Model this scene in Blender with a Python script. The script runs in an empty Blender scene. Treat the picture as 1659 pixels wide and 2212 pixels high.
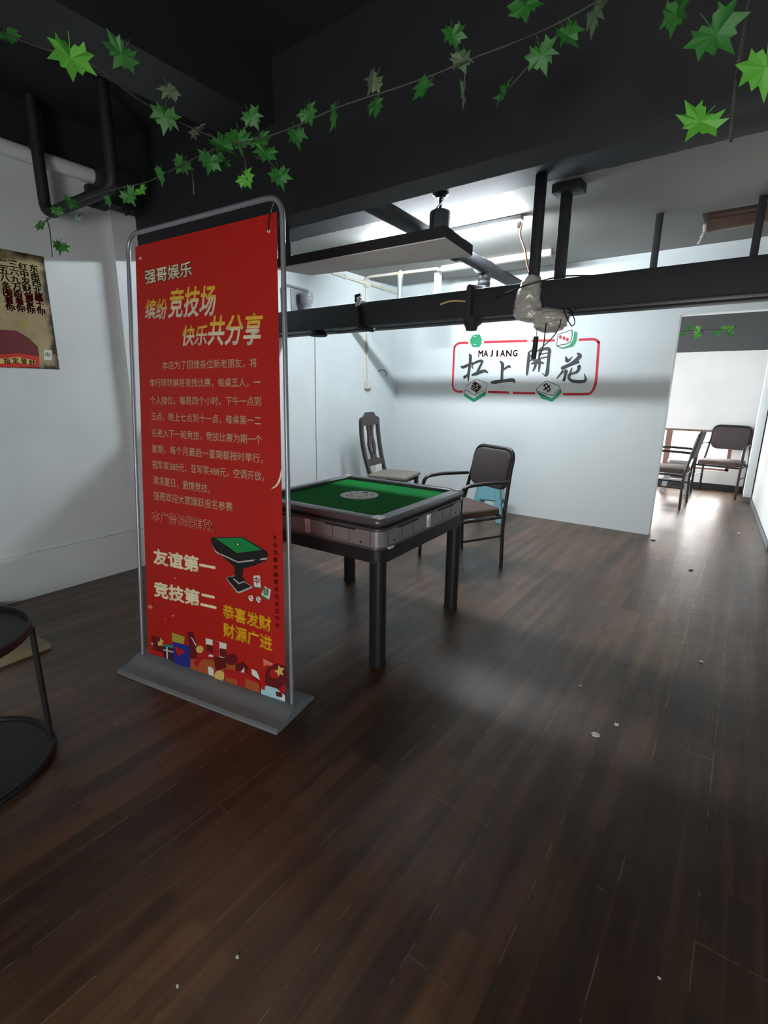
import bpy, bmesh, math, random
from mathutils import Vector, Matrix
sc = bpy.context.scene
COL = sc.collection
random.seed(7)
PI = math.pi

# ------------------------------------------------------------------ camera
CAM = [[0.808745, -0.1490229, 0.5689673], [0.5880855, 0.18954, -0.7862761], [0.0093311, 0.9704982, 0.2409277]]
cam_data = bpy.data.cameras.new('camera')
cam_data.sensor_fit = 'AUTO'
cam_data.sensor_width = 36.0
cam_data.lens = 17.271
cam_data.clip_start = 0.02
cam = bpy.data.objects.new('camera', cam_data)
COL.objects.link(cam)
mw = Matrix(CAM).to_4x4()
mw.translation = Vector((0, 0, 1.33))
cam.matrix_world = mw
sc.camera = cam

# ------------------------------------------------------------------ view, world, daylight
sc.view_settings.view_transform = 'Standard'
sc.view_settings.look = 'None'
sc.view_settings.gamma = 1.0
sc.view_settings.use_curve_mapping = False
sc.view_settings.exposure = 0.0
world = bpy.data.worlds.new('overcast_sky')
sc.world = world
world.use_nodes = True
world.node_tree.nodes['Background'].inputs[0].default_value = (0.86, 0.93, 1.0, 1)
world.node_tree.nodes['Background'].inputs[1].default_value = 2.0

def area(name, loc, rot, sx, sy, power, color):
    l = bpy.data.lights.new(name, 'AREA')
    l.shape = 'RECTANGLE'; l.size = sx; l.size_y = sy; l.energy = power; l.color = color
    o = bpy.data.objects.new(name, l); COL.objects.link(o)
    o.location = loc; o.rotation_euler = rot
    return o
TUBE_STRENGTH = 330.0
# daylight through the low far windows, through the side window of the far room and an unseen entrance behind, added as front fill
area('daylight_far_window', (-1.25, 8.8, 0.75), (-PI/2, 0, 0), 2.5, 1.3, 320, (1.0, 0.97, 0.94))
area('daylight_side_window', (-3.3, 6.9, 1.3), (0, -PI/2, 0), 1.6, 1.5, 110, (1.0, 0.98, 0.97))
area('entrance_fill', (0.70, -3.36, 0.78), (PI/2, 0, 0), 1.5, 1.4, 112, (1.0, 0.95, 0.88))

# ------------------------------------------------------------------ measured data
SHEET = [[0.0412,0.0134],[0.9633,0.0114],[0.9692,0.9737],[0.057,0.9723]]
LINES = [["强哥娱乐",[0.1267,0.9044],[0.4631,0.9056],0.0294,"shop"],["缤纷",[0.1148,0.838],[0.2836,0.833],0.0431,"title"],["竞技场",[0.2877,0.8436],[0.6149,0.8388],0.0603,"title"],["快乐",[0.3831,0.7746],[0.5535,0.7728],0.0415,"title"],["共分享",[0.5488,0.7815],[0.8867,0.7766],0.0592,"title"],["本店为了回馈各位新老朋友，将",[0.2318,0.7151],[0.8446,0.7148],0.0182,"body"],["举行转转麻将竞技比赛，每桌五人，一",[0.1325,0.6775],[0.8632,0.6777],0.0185,"body"],["个人接位，每局四个小时，下午一点到",[0.1305,0.6388],[0.8626,0.6412],0.0187,"body"],["五点，晚上七点到十一点，每桌第一二",[0.1337,0.6031],[0.8612,0.6034],0.019,"body"],["名进入下一轮竞技，竞技比赛为期一个",[0.1319,0.5657],[0.8628,0.5659],0.0192,"body"],["星期，每个月最后一星期都按时举行，",[0.1303,0.5293],[0.8644,0.5284],0.0195,"body"],["冠军奖588元，亚军奖488元，空调开放，",[0.1287,0.4921],[0.8698,0.4923],0.0197,"body"],["清凉夏日，激情竞技。",[0.1291,0.4558],[0.534,0.4519],0.0207,"body"],["强哥欢迎大家踊跃报名参赛",[0.1296,0.4192],[0.6756,0.419],0.0207,"body"],["本广告长期有效",[0.1055,0.3699],[0.5491,0.3701],0.0272,"outline"],["友谊第一",[0.1103,0.2699],[0.5532,0.2748],0.0395,"motto"],["竞技第二",[0.1059,0.1878],[0.5506,0.1934],0.0406,"motto"],["恭喜发财",[0.5912,0.1781],[0.8902,0.1742],0.0348,"gold"],["财源广进",[0.5905,0.1335],[0.8934,0.1302],0.0353,"gold"]]
TAPE = [[0.9146,0.4701],[0.9481,0.4785],[0.9677,0.4931],[0.9729,0.5108]]
VERT = [[0.9224,0.3692],[0.9267,0.1775]]
TILECH = [["中",[0.8127,0.2669],0.034,"red",0],["發",[0.8641,0.2475],0.036,"jade",0]]
PRINT = [["table","ink",[[0.5272,0.3409],[0.5341,0.3437],[0.727,0.3574],[0.7385,0.3571],[0.875,0.3365],[0.8812,0.3302],[0.8763,0.3216],[0.8626,0.3138],[0.7948,0.2989],[0.729,0.2867],[0.7251,0.2666],[0.7463,0.2613],[0.6834,0.2531],[0.6762,0.2611],[0.6745,0.2875],[0.6002,0.3053],[0.5404,0.3226]]],["table","jade",[[0.5589,0.3436],[0.7307,0.3557],[0.8459,0.3376],[0.6968,0.3195]]],["table","silver",[[0.5366,0.3266],[0.5602,0.3139],[0.6991,0.3008],[0.8763,0.323],[0.8746,0.3188],[0.6989,0.2977],[0.5566,0.3108]]],["table","ink",[[0.7957,0.312],[0.841,0.3198],[0.8293,0.3124],[0.8014,0.3075]]],["table","ink",[[0.561,0.3231],[0.6008,0.3125],[0.5884,0.3096],[0.5582,0.3195]]],["table","ink",[[0.6829,0.3409],[0.7104,0.3428],[0.7217,0.3394],[0.6943,0.3369]]],["table","cream",[[0.6923,0.3404],[0.7064,0.3414],[0.7109,0.3395],[0.6984,0.3383]]],["table","silver",[[0.6185,0.2572],[0.6752,0.2676],[0.7852,0.2513],[0.7835,0.2489],[0.705,0.2293],[0.6893,0.2285]]],["table","ink",[[0.6233,0.2576],[0.675,0.2659],[0.7776,0.2512],[0.7014,0.233],[0.6912,0.2327]]],["table","silver",[[0.6642,0.2592],[0.6722,0.2608],[0.703,0.2533],[0.7346,0.2594],[0.7368,0.2576],[0.7004,0.2496]]],["table","ink",[[0.6785,0.2884],[0.7291,0.2882],[0.7249,0.2637],[0.7323,0.2601],[0.7032,0.2548],[0.6761,0.2596]]],["tiles","jade",[[0.7907,0.2749],[0.8341,0.2533],[0.8347,0.2514],[0.7949,0.2499]]],["tiles","white",[[0.7908,0.2763],[0.8308,0.2801],[0.8342,0.2541],[0.7943,0.2521]]],["tiles","jade",[[0.8552,0.2585],[0.8937,0.2544],[0.8804,0.228],[0.8321,0.2348],[0.8339,0.2392]]],["tiles","white",[[0.8574,0.2587],[0.8937,0.2538],[0.8821,0.2312],[0.8368,0.2383]]],["tiles","white",[[0.7591,0.2282],[0.7785,0.2319],[0.788,0.2279],[0.7852,0.22],[0.7735,0.216],[0.7585,0.2209]]],["tiles","red",[[0.7766,0.2269],[0.776,0.226],[0.7744,0.2251],[0.7722,0.2245],[0.7698,0.2243],[0.7677,0.2245],[0.7663,0.2251],[0.7658,0.2259],[0.7664,0.2268],[0.768,0.2277],[0.7701,0.2283],[0.7725,0.2285],[0.7747,0.2283],[0.7761,0.2277]]],["tiles","ink",[[0.783,0.2218],[0.7827,0.2212],[0.7818,0.2208],[0.7806,0.2204],[0.7792,0.2203],[0.778,0.2204],[0.7772,0.2207],[0.7769,0.2212],[0.7772,0.2217],[0.7781,0.2222],[0.7794,0.2225],[0.7807,0.2227],[0.7819,0.2226],[0.7828,0.2222]]],["tiles","white",[[0.8047,0.2286],[0.82,0.2329],[0.8347,0.2294],[0.8305,0.2219],[0.8174,0.2173],[0.8043,0.2223]]],["tiles","ink",[[0.8152,0.2276],[0.8148,0.2271],[0.814,0.2266],[0.8127,0.2263],[0.8114,0.2261],[0.8102,0.2262],[0.8094,0.2266],[0.8091,0.227],[0.8094,0.2276],[0.8103,0.228],[0.8115,0.2284],[0.8129,0.2285],[0.8141,0.2284],[0.8149,0.2281]]],["tiles","ink",[[0.8266,0.2301],[0.8262,0.2295],[0.8254,0.2291],[0.8241,0.2287],[0.8228,0.2286],[0.8216,0.2287],[0.8208,0.229],[0.8205,0.2295],[0.8209,0.23],[0.8217,0.2305],[0.823,0.2308],[0.8243,0.231],[0.8255,0.2308],[0.8263,0.2305]]],["tiles","ink",[[0.821,0.2253],[0.8207,0.2248],[0.8198,0.2243],[0.8186,0.224],[0.8172,0.2238],[0.816,0.2239],[0.8152,0.2243],[0.815,0.2247],[0.8153,0.2253],[0.8162,0.2257],[0.8174,0.2261],[0.8187,0.2262],[0.8199,0.2261],[0.8207,0.2258]]],["tiles","ink",[[0.8299,0.2247],[0.8296,0.2242],[0.8287,0.2237],[0.8275,0.2234],[0.8262,0.2232],[0.825,0.2234],[0.8242,0.2237],[0.8239,0.2241],[0.8242,0.2247],[0.8251,0.2251],[0.8263,0.2255],[0.8277,0.2256],[0.8288,0.2255],[0.8297,0.2252]]],["tiles","ink",[[0.8148,0.2219],[0.8144,0.2213],[0.8136,0.2209],[0.8123,0.2205],[0.811,0.2204],[0.8098,0.2205],[0.809,0.2208],[0.8087,0.2213],[0.809,0.2218],[0.8099,0.2223],[0.8111,0.2226],[0.8125,0.2228],[0.8137,0.2227],[0.8145,0.2223]]],["gift","maroon",[[0.0725,0.0598],[0.0875,0.0647],[0.1543,0.0619],[0.1715,0.0276],[0.0834,0.026]]],["gift","gold",[[0.1199,0.0523],[0.1343,0.0525],[0.1432,0.0647],[0.1558,0.0582],[0.1682,0.0595],[0.155,0.0505],[0.1619,0.0447],[0.1381,0.0437],[0.1234,0.0404]]],["gift","teal",[[0.1672,0.0502],[0.2377,0.0547],[0.2355,0.0332],[0.1605,0.0313]]],["gift","purple",[[0.1543,0.0438],[0.2508,0.048],[0.2536,0.0123],[0.1634,0.0134]]],["gift","white",[[0.1846,0.0449],[0.194,0.0453],[0.1945,0.0144],[0.1851,0.0146]]],["gift","white",[[0.1591,0.0361],[0.2453,0.0392],[0.245,0.0366],[0.1608,0.0337]]],["gift","olive",[[0.2319,0.0881],[0.3246,0.086],[0.3173,0.0667],[0.2294,0.0642]]],["gift","blue",[[0.2341,0.0647],[0.3565,0.0662],[0.3581,0.0101],[0.244,0.0089]]],["gift","red",[[0.2468,0.0541],[0.3103,0.0514],[0.3232,0.0448],[0.291,0.0395],[0.2808,0.0286],[0.2589,0.0375]]],["gift","maroon",[[0.3441,0.1014],[0.385,0.1042],[0.3922,0.0876],[0.4085,0.0751],[0.4052,0.0414],[0.3623,0.0348],[0.3525,0.0706]]],["gift","white",[[0.3679,0.0913],[0.3783,0.0899],[0.4058,0.0749],[0.4011,0.0712]]],["gift","gold",[[0.4547,0.0693],[0.4517,0.0648],[0.4441,0.0607],[0.4334,0.0576],[0.4217,0.0563],[0.4113,0.0569],[0.4043,0.0594],[0.4021,0.0633],[0.4051,0.0678],[0.4128,0.072],[0.4235,0.075],[0.4352,0.0763],[0.4455,0.0756],[0.4525,0.0731]]],["gift","white",[[0.4729,0.0995],[0.6105,0.1007],[0.6075,0.065],[0.4703,0.0537]]],["gift","maroon",[[0.4732,0.0845],[0.5208,0.0861],[0.5186,0.0624],[0.4711,0.0617]]],["gift","red",[[0.5195,0.0999],[0.5637,0.0995],[0.5618,0.0596],[0.5183,0.0593]]],["gift","maroon",[[0.564,0.0847],[0.6094,0.0867],[0.6075,0.065],[0.5639,0.0645]]],["gift","amber",[[0.3605,0.0346],[0.5193,0.0515],[0.5251,0.0223],[0.5071,0.0089],[0.3579,0.0084]]],["gift","red",[[0.3809,0.0257],[0.4161,0.0458],[0.4701,0.0694],[0.5083,0.0691],[0.4859,0.0555],[0.4418,0.0425],[0.4045,0.0156]]],["gift","white",[[0.4818,0.0297],[0.5217,0.0313],[0.5197,0.0089],[0.4859,0.0095]]],["gift","amber",[[0.4637,0.0466],[0.6674,0.056],[0.6658,0.0364],[0.5253,0.0239]]],["gift","maroon",[[0.5243,0.0599],[0.6034,0.0645],[0.608,0.0418],[0.5337,0.0249]]],["gift","gold",[[0.5955,0.0199],[0.5915,0.0135],[0.5811,0.0075],[0.5665,0.0031],[0.5504,0.001],[0.5361,0.0018],[0.5264,0.0054],[0.5233,0.0109],[0.5274,0.0174],[0.538,0.0234],[0.5527,0.0278],[0.5688,0.0298],[0.583,0.0289],[0.5925,0.0254]]],["gift","maroon",[[0.6788,0.0697],[0.6745,0.0636],[0.6634,0.0578],[0.6476,0.0534],[0.6302,0.0513],[0.6146,0.0519],[0.604,0.0552],[0.6006,0.0604],[0.605,0.0666],[0.6163,0.0724],[0.6323,0.0768],[0.6497,0.0788],[0.6651,0.0781],[0.6754,0.0748]]],["gift","red",[[0.5928,0.0368],[0.7315,0.0467],[0.8138,0.032],[0.8159,0.0063],[0.5886,0.0065]]],["gift","amber",[[0.5994,0.0173],[0.6725,0.0202],[0.6713,0.0044],[0.5985,0.0061]]],["gift","amber",[[0.7287,0.0304],[0.8135,0.0274],[0.8136,0.006],[0.727,0.007]]],["gift","maroon",[[0.6674,0.0567],[0.7119,0.0681],[0.7463,0.057],[0.7299,0.0459],[0.6664,0.0442]]],["gift","white",[[0.6981,0.0419],[0.7229,0.0572],[0.7219,0.0443]]],["gift","white",[[0.7682,0.0591],[0.7988,0.0574],[0.8232,0.0363],[0.7687,0.0446]]],["gift","blush",[[0.8405,0.0924],[0.9011,0.0878],[0.8918,0.0807],[0.8584,0.0797],[0.843,0.0733]]],["gift","maroon",[[0.9833,0.0671],[0.9761,0.0539],[0.9571,0.0415],[0.9298,0.0324],[0.8995,0.0284],[0.8722,0.0305],[0.8536,0.0381],[0.8475,0.0499],[0.8552,0.0634],[0.875,0.0757],[0.9028,0.0846],[0.9329,0.0883],[0.9594,0.0861],[0.9773,0.0785]]],["gift","red",[[0.9351,0.0683],[0.9319,0.0628],[0.9235,0.0576],[0.9115,0.0538],[0.8983,0.0521],[0.8865,0.053],[0.8785,0.0561],[0.8758,0.061],[0.8791,0.0665],[0.8877,0.0717],[0.8997,0.0755],[0.9129,0.0771],[0.9245,0.0763],[0.9324,0.0731]]],["gift","gold",[[0.9045,0.0705],[0.9282,0.0763],[0.9289,0.0882],[0.9431,0.0826],[0.9649,0.0853],[0.9499,0.0746],[0.9603,0.0671],[0.9386,0.0673],[0.9272,0.0585],[0.9241,0.0685]]],["gift","sky",[[0.8244,0.0197],[0.859,0.0303],[0.9183,0.0305],[0.963,0.0214],[0.9643,0.0051],[0.8234,0.0043]]],["gift","maroon",[[0.9106,0.0229],[0.9472,0.0253],[0.9503,0.0137],[0.9136,0.0118]]],["gift","white",[[0.9377,0.0105],[0.9652,0.0217],[0.9643,0.0051]]],["gift","red",[[0.8146,0.0443],[0.8535,0.0612],[0.847,0.0181],[0.828,0.0171]]],["gift","blush",[[0.051,0.1405],[0.0726,0.1413],[0.0851,0.1489],[0.0902,0.1423],[0.1055,0.1411],[0.0896,0.137],[0.0871,0.1319],[0.0739,0.1355],[0.058,0.1327],[0.0663,0.1374]]],["gift","blush",[[0.2836,0.2291],[0.2828,0.228],[0.2806,0.227],[0.2776,0.2262],[0.2744,0.226],[0.2715,0.2262],[0.2695,0.2269],[0.2689,0.2279],[0.2697,0.2291],[0.2719,0.2301],[0.2749,0.2308],[0.2781,0.2311],[0.281,0.2309],[0.283,0.2302]]],["gift","blush",[[0.2589,0.134],[0.2579,0.1327],[0.2555,0.1315],[0.2521,0.1306],[0.2484,0.1302],[0.2451,0.1304],[0.2429,0.1312],[0.2422,0.1324],[0.2431,0.1337],[0.2456,0.135],[0.249,0.1358],[0.2527,0.1362],[0.256,0.136],[0.2582,0.1352]]],["gift","blush",[[0.1991,0.1201],[0.1984,0.1192],[0.1968,0.1184],[0.1945,0.1178],[0.192,0.1176],[0.1897,0.1177],[0.1882,0.1182],[0.1877,0.119],[0.1884,0.1199],[0.19,0.1208],[0.1924,0.1214],[0.1949,0.1216],[0.1971,0.1215],[0.1986,0.1209]]]]
CHARS = {"gang":[[[-2.6947,1.6,0.0083],[-2.6609,1.588,0.0284],[-2.5801,1.6182,0.0213],[-2.5256,1.6362,0.0059]],[[-2.5979,1.7268,0.0071],[-2.5781,1.697,0.0307],[-2.5809,1.6092,0.026],[-2.5908,1.507,0.0284],[-2.5901,1.4244,0.0047]],[[-2.5737,1.5751,0.0118],[-2.6039,1.5071,0.0189],[-2.6379,1.4787,0.0307],[-2.6337,1.4752,0.0165]],[[-2.5589,1.5884,0.0059],[-2.5327,1.6251,0.0189],[-2.454,1.6512,0.0236],[-2.4192,1.637,0.0165]],[[-2.4319,1.6395,0.0189],[-2.4588,1.5843,0.0236],[-2.4885,1.5286,0.0213]],[[-2.5539,1.5009,0.0165],[-2.4967,1.5151,0.0307],[-2.4033,1.5443,0.026],[-2.3555,1.5203,0.0095]],[[-2.5227,1.6305,0.0095],[-2.553,1.5973,0.0142],[-2.5345,1.5688,0.0071]]],"shang":[[[-2.2303,1.6423,0.0083],[-2.1966,1.6068,0.0331],[-2.1956,1.525,0.026],[-2.1913,1.4316,0.026]],[[-2.1865,1.5489,0.0165],[-2.1262,1.587,0.0213],[-2.1037,1.5693,0.0095]],[[-2.3191,1.4196,0.0142],[-2.2712,1.424,0.0331],[-2.1749,1.4371,0.026],[-2.0685,1.4455,0.0307],[-2.0474,1.415,0.0095]]],"kai":[[[-1.9264,1.7238,0.0071],[-1.914,1.6952,0.026],[-1.917,1.5957,0.026],[-1.9187,1.5057,0.0189],[-1.9135,1.4972,0.0035]],[[-1.9202,1.7163,0.0165],[-1.8864,1.739,0.0142],[-1.8425,1.7426,0.0165]],[[-1.848,1.7428,0.0118],[-1.8516,1.6933,0.0142],[-1.8566,1.6488,0.0118]],[[-1.9093,1.6794,0.0118],[-1.8502,1.7036,0.0118]],[[-1.9057,1.6354,0.0118],[-1.8516,1.6549,0.0118]],[[-1.8106,1.7281,0.0118],[-1.7455,1.7512,0.026],[-1.7078,1.7366,0.0284],[-1.7073,1.6837,0.026],[-1.7088,1.5811,0.026],[-1.711,1.5088,0.0307],[-1.7233,1.4777,0.0071]],[[-1.7237,1.4818,0.0118],[-1.7628,1.5177,0.0047]],[[-1.8064,1.73,0.0165],[-1.8075,1.6919,0.0142],[-1.8072,1.6506,0.0118]],[[-1.8036,1.6969,0.0095],[-1.7151,1.7104,0.0095]],[[-1.8045,1.6577,0.0118],[-1.717,1.6717,0.0118]],[[-1.8842,1.6055,0.0118],[-1.8429,1.6171,0.0236],[-1.7881,1.619,0.0189],[-1.749,1.6078,0.0095]],[[-1.8356,1.6357,0.0165],[-1.8396,1.5784,0.0213],[-1.8625,1.5336,0.0095]],[[-1.7962,1.6503,0.0165],[-1.7959,1.5828,0.0213],[-1.7972,1.5223,0.0095]],[[-1.8667,1.6365,0.0095],[-1.8015,1.6473,0.0142]]],"hua":[[[-1.5404,1.6705,0.0095],[-1.5241,1.6299,0.0284],[-1.5021,1.6354,0.0165],[-1.4749,1.6685,0.0071]],[[-1.4366,1.699,0.0071],[-1.4046,1.6694,0.0331],[-1.4472,1.624,0.026],[-1.5139,1.5774,0.0236],[-1.559,1.562,0.0118]],[[-1.5774,1.5583,0.0118],[-1.5538,1.563,0.0284],[-1.5044,1.5853,0.026],[-1.431,1.6137,0.0307],[-1.406,1.6052,0.0142]],[[-1.5524,1.5477,0.0095],[-1.5699,1.5123,0.0142],[-1.6081,1.4603,0.0095]],[[-1.6061,1.4613,0.0071],[-1.5547,1.5172,0.0118],[-1.5151,1.537,0.0071]],[[-1.5264,1.5473,0.0165],[-1.5288,1.4864,0.0213],[-1.5382,1.4323,0.0236]],[[-1.5163,1.4965,0.0095],[-1.51,1.5369,0.0118]],[[-1.4683,1.5615,0.0095],[-1.4828,1.5012,0.0213],[-1.4896,1.4658,0.0236],[-1.4538,1.4351,0.0236],[-1.3719,1.4269,0.026],[-1.3296,1.4428,0.0213],[-1.3471,1.5068,0.0035]],[[-1.4211,1.5656,0.0071],[-1.399,1.5752,0.0213],[-1.4159,1.5236,0.0236],[-1.4705,1.5011,0.0142],[-1.5052,1.4882,0.0059]]]}
FRAME = [[[-2.6122,1.8435,0.0236],[-2.7037,1.8476,0.0236],[-2.7496,1.8383,0.0236],[-2.775,1.8134,0.0236],[-2.7838,1.7739,0.0236],[-2.7862,1.4622,0.0236],[-2.7838,1.3858,0.0236],[-2.7654,1.3446,0.0236],[-2.7304,1.3249,0.0236],[-2.6895,1.3194,0.0236],[-2.6494,1.3221,0.0236]],[[-2.4285,1.8441,0.0236],[-1.9432,1.8335,0.0236]],[[-1.8997,1.8325,0.0236],[-1.6621,1.8264,0.0236]],[[-1.4319,1.8204,0.0236],[-1.3045,1.8191,0.0236],[-1.2699,1.8098,0.0236],[-1.2487,1.7897,0.0236],[-1.2427,1.7607,0.0236],[-1.2317,1.4543,0.0236],[-1.2397,1.375,0.0236],[-1.2624,1.3299,0.0236],[-1.305,1.3113,0.0236],[-1.5324,1.3065,0.0236]],[[-2.0586,1.3143,0.0236],[-1.817,1.3126,0.0236]],[[-2.345,1.3204,0.0236],[-2.1002,1.3161,0.0236]]]
TILES = {"blank":{"poly":[["green",[[-2.559,1.9227],[-2.5213,1.9273],[-2.4771,1.9238],[-2.4517,1.8768],[-2.4524,1.8277],[-2.4791,1.7937],[-2.5517,1.7965],[-2.5862,1.839],[-2.5922,1.8781]]]],"lines":[["white",[[-2.5541,1.9038,0.0047],[-2.5394,1.914,0.0059],[-2.5197,1.902,0.0047]]],["white",[[-2.5498,1.8297,0.0035],[-2.5314,1.8201,0.0047],[-2.5113,1.8236,0.0035]]]]},"dots":{"poly":[["green",[[-1.4925,1.9073],[-1.4505,1.8865],[-1.4506,1.8086],[-1.4779,1.7607],[-1.5709,1.7416],[-1.5873,1.7502],[-1.5101,1.7788],[-1.4889,1.8104],[-1.479,1.8929]]],["red",[[-1.5961,1.854],[-1.5964,1.8469],[-1.5988,1.8409],[-1.6028,1.837],[-1.6078,1.8358],[-1.6131,1.8375],[-1.6179,1.8418],[-1.6214,1.8481],[-1.6231,1.8554],[-1.6228,1.8626],[-1.6204,1.8686],[-1.6164,1.8725],[-1.6114,1.8737],[-1.6061,1.8719],[-1.6013,1.8676],[-1.5978,1.8613]]],["red",[[-1.5599,1.8404],[-1.5602,1.8332],[-1.5625,1.8272],[-1.5665,1.8233],[-1.5714,1.8221],[-1.5767,1.8238],[-1.5815,1.8281],[-1.585,1.8344],[-1.5867,1.8417],[-1.5864,1.8489],[-1.584,1.8549],[-1.5801,1.8587],[-1.5751,1.8599],[-1.5698,1.8582],[-1.5651,1.8539],[-1.5616,1.8476]]],["red",[[-1.5259,1.8269],[-1.5263,1.8197],[-1.5285,1.8138],[-1.5325,1.8099],[-1.5374,1.8087],[-1.5426,1.8103],[-1.5474,1.8146],[-1.5508,1.8209],[-1.5526,1.8282],[-1.5522,1.8353],[-1.5499,1.8413],[-1.546,1.8452],[-1.5411,1.8463],[-1.5358,1.8446],[-1.5311,1.8404],[-1.5277,1.8341]]]],"lines":[["green",[[-1.6398,1.7773,0.0059],[-1.6358,1.8799,0.0059],[-1.5035,1.9167,0.0059]]],["green",[[-1.5035,1.9167,0.0071],[-1.4963,1.8646,0.0071],[-1.5082,1.8014,0.0071],[-1.5496,1.7865,0.0071],[-1.6364,1.7752,0.0071]]],["green",[[-1.6419,1.7774,0.0071],[-1.6089,1.759,0.0095],[-1.5713,1.7456,0.0071]]]]},"fa":{"poly":[["green",[[-2.6352,1.3059],[-2.5106,1.2471],[-2.3647,1.3338],[-2.3717,1.2848],[-2.5083,1.2076],[-2.6347,1.2731]]]],"lines":[["green",[[-2.4933,1.4595,0.0059],[-2.3597,1.4117,0.0059],[-2.3634,1.353,0.0059],[-2.5047,1.2807,0.0059],[-2.6174,1.3456,0.0059],[-2.6051,1.3863,0.0059],[-2.4933,1.4595,0.0059]]],["green",[[-2.6174,1.3456,0.0059],[-2.6254,1.3223,0.0071],[-2.6348,1.2989,0.0059]]]],"ch":["發",[-2.4918,1.3694],0.1299465,"red",-0.6]},"zhong":{"poly":[["green",[[-1.7935,1.3246],[-1.7833,1.3087],[-1.6368,1.2621],[-1.5587,1.3612],[-1.5434,1.3219],[-1.6317,1.2294],[-1.7459,1.2613]]]],"lines":[["green",[[-1.7121,1.4369,0.0059],[-1.5791,1.388,0.0059],[-1.5694,1.3632,0.0059],[-1.634,1.2905,0.0059],[-1.7908,1.3321,0.0059],[-1.8085,1.3565,0.0059],[-1.7121,1.4369,0.0059]]],["green",[[-1.8085,1.3565,0.0059],[-1.7944,1.3086,0.0059]]]],"ch":["中",[-1.7005,1.3677],0.1004132,"red",-0.95]}}
MAJ = [[-2.484,1.7276],[-2.0371,1.7171],0.0685]
PCOLS = [["东南西北",[1.3518,2.015],[1.3558,1.8935],"ink"],["属于你",[1.3553,1.8568],[1.3566,1.7775],"crimson"],["红中发财",[1.2969,2.0145],[1.3003,1.8958],"ink"],["偏爱你",[1.3028,1.8557],[1.3027,1.7769],"crimson"],["三六九万",[1.2474,2.0196],[1.2484,1.8965],"ink"],["跟着你",[1.2495,1.8578],[1.2508,1.7793],"crimson"],["二五八条",[1.1974,2.0148],[1.1971,1.8965],"ink"],["围着你",[1.1973,1.8568],[1.1989,1.7786],"crimson"]]
PZHONG = [[[1.3415,1.5515],[1.3849,1.5512],[1.3755,1.4903],[1.3341,1.4908]],[1.3582,1.5229]]
PRIBBON = [[[1.0458,1.5054],[1.1191,1.5108],[1.2009,1.5223],[1.3091,1.5106],[1.3027,1.447],[1.0353,1.4362]],[[1.0424,1.4832],[1.1158,1.4886],[1.1979,1.5017],[1.2865,1.4858],[1.28,1.4566],[1.1839,1.4678],[1.1115,1.4594],[1.0383,1.456]]]
PCH = [["指",[1.1381,1.4757]],["定",[1.1812,1.4804]],["發",[1.2244,1.479]],["财",[1.2656,1.4727]]]
PCOIN = [1.2626,1.6969]
PROBE = [[1.0332,1.5047],[1.0481,1.6026],[1.131,1.6489],[1.2106,1.6516],[1.2736,1.6117],[1.31,1.5681],[1.3106,1.5107]]
LEAF_MAIN = [[-1.9972,0.7797,2.3654,0.0622,0],[-1.4053,0.6742,2.0757,0.0813,0],[-1.5401,0.8742,2.2166,0.0763,0],[-1.5721,1.0388,2.2067,0.0594,1],[-1.574,1.0138,2.1297,0.0735,0],[-1.5924,1.1322,2.1445,0.0603,1],[-1.4485,1.249,2.1857,0.0603,0],[-1.5132,1.1754,2.0985,0.0844,0],[-1.4904,1.2259,2.1264,0.0702,0],[-1.4151,1.2504,2.1114,0.0663,0],[-1.3534,1.2127,2.0502,0.0643,0],[-1.5393,1.1403,2.0454,0.0663,0],[-1.5675,1.2036,2.0695,0.0657,0],[-1.7635,1.1861,2.102,0.0594,0],[-1.8141,1.1385,2.0661,0.0561,0.6],[-1.3884,1.1628,1.9703,0.0555,0],[-1.3047,1.2263,1.9798,0.0613,0.35],[-2.0045,1.1166,2.0292,0.0628,0],[-1.971,1.1472,2.0499,0.0453,0],[-2.1212,1.096,2.03,0.0466,0.5],[-2.394,1.0236,2.0228,0.0452,0],[-2.3331,1.0508,2.0508,0.0522,0.5],[-2.3261,1.0651,1.9979,0.049,1],[-2.445,0.9696,1.9672,0.0415,0.6],[-2.3635,1.0031,1.8839,0.0528,0],[-1.2825,1.2808,2.105,0.0584,0],[-1.2199,1.2742,2.1435,0.0594,0],[-1.1549,1.3194,2.1373,0.065,0.6],[-1.0758,1.4085,2.2413,0.0622,1],[-1.0258,1.3502,2.1407,0.0547,0.6],[-0.8861,1.3949,2.164,0.0712,0.5],[-0.7971,1.4545,2.2313,0.0624,1],[-0.8082,1.4219,2.2757,0.0585,0],[-0.7892,1.4614,2.1523,0.0686,1],[-0.6748,1.4704,2.1189,0.0687,0.5],[-0.582,1.4959,2.1905,0.0711,0],[-0.5867,1.3799,2.2381,0.0746,0],[-0.5247,1.5246,2.2318,0.0675,0.6],[-0.468,1.5352,2.257,0.0754,1]]
LEAF_CORNER = [[-0.2637,1.4592,2.1495,0.0684,0.5],[-0.158,1.3003,2.0037,0.0824,0],[-0.0669,1.2734,1.9082,0.0763,0],[-0.1596,1.2474,1.8349,0.0752,0]]
LEAF_FAR = [[-0.6903,6.8458,2.0583,0.0739,0],[-0.6075,6.8983,2.0339,0.0739,0],[-0.7418,6.7851,1.9818,0.0739,0],[-0.5968,6.8847,1.9645,0.0739,0],[-0.4228,7.021,1.9981,0.0739,0],[-0.3717,7.0717,2.043,0.0739,0],[-0.2959,7.112,1.9958,0.0739,0],[-0.3127,7.1165,2.05,0.0739,0]]
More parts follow.
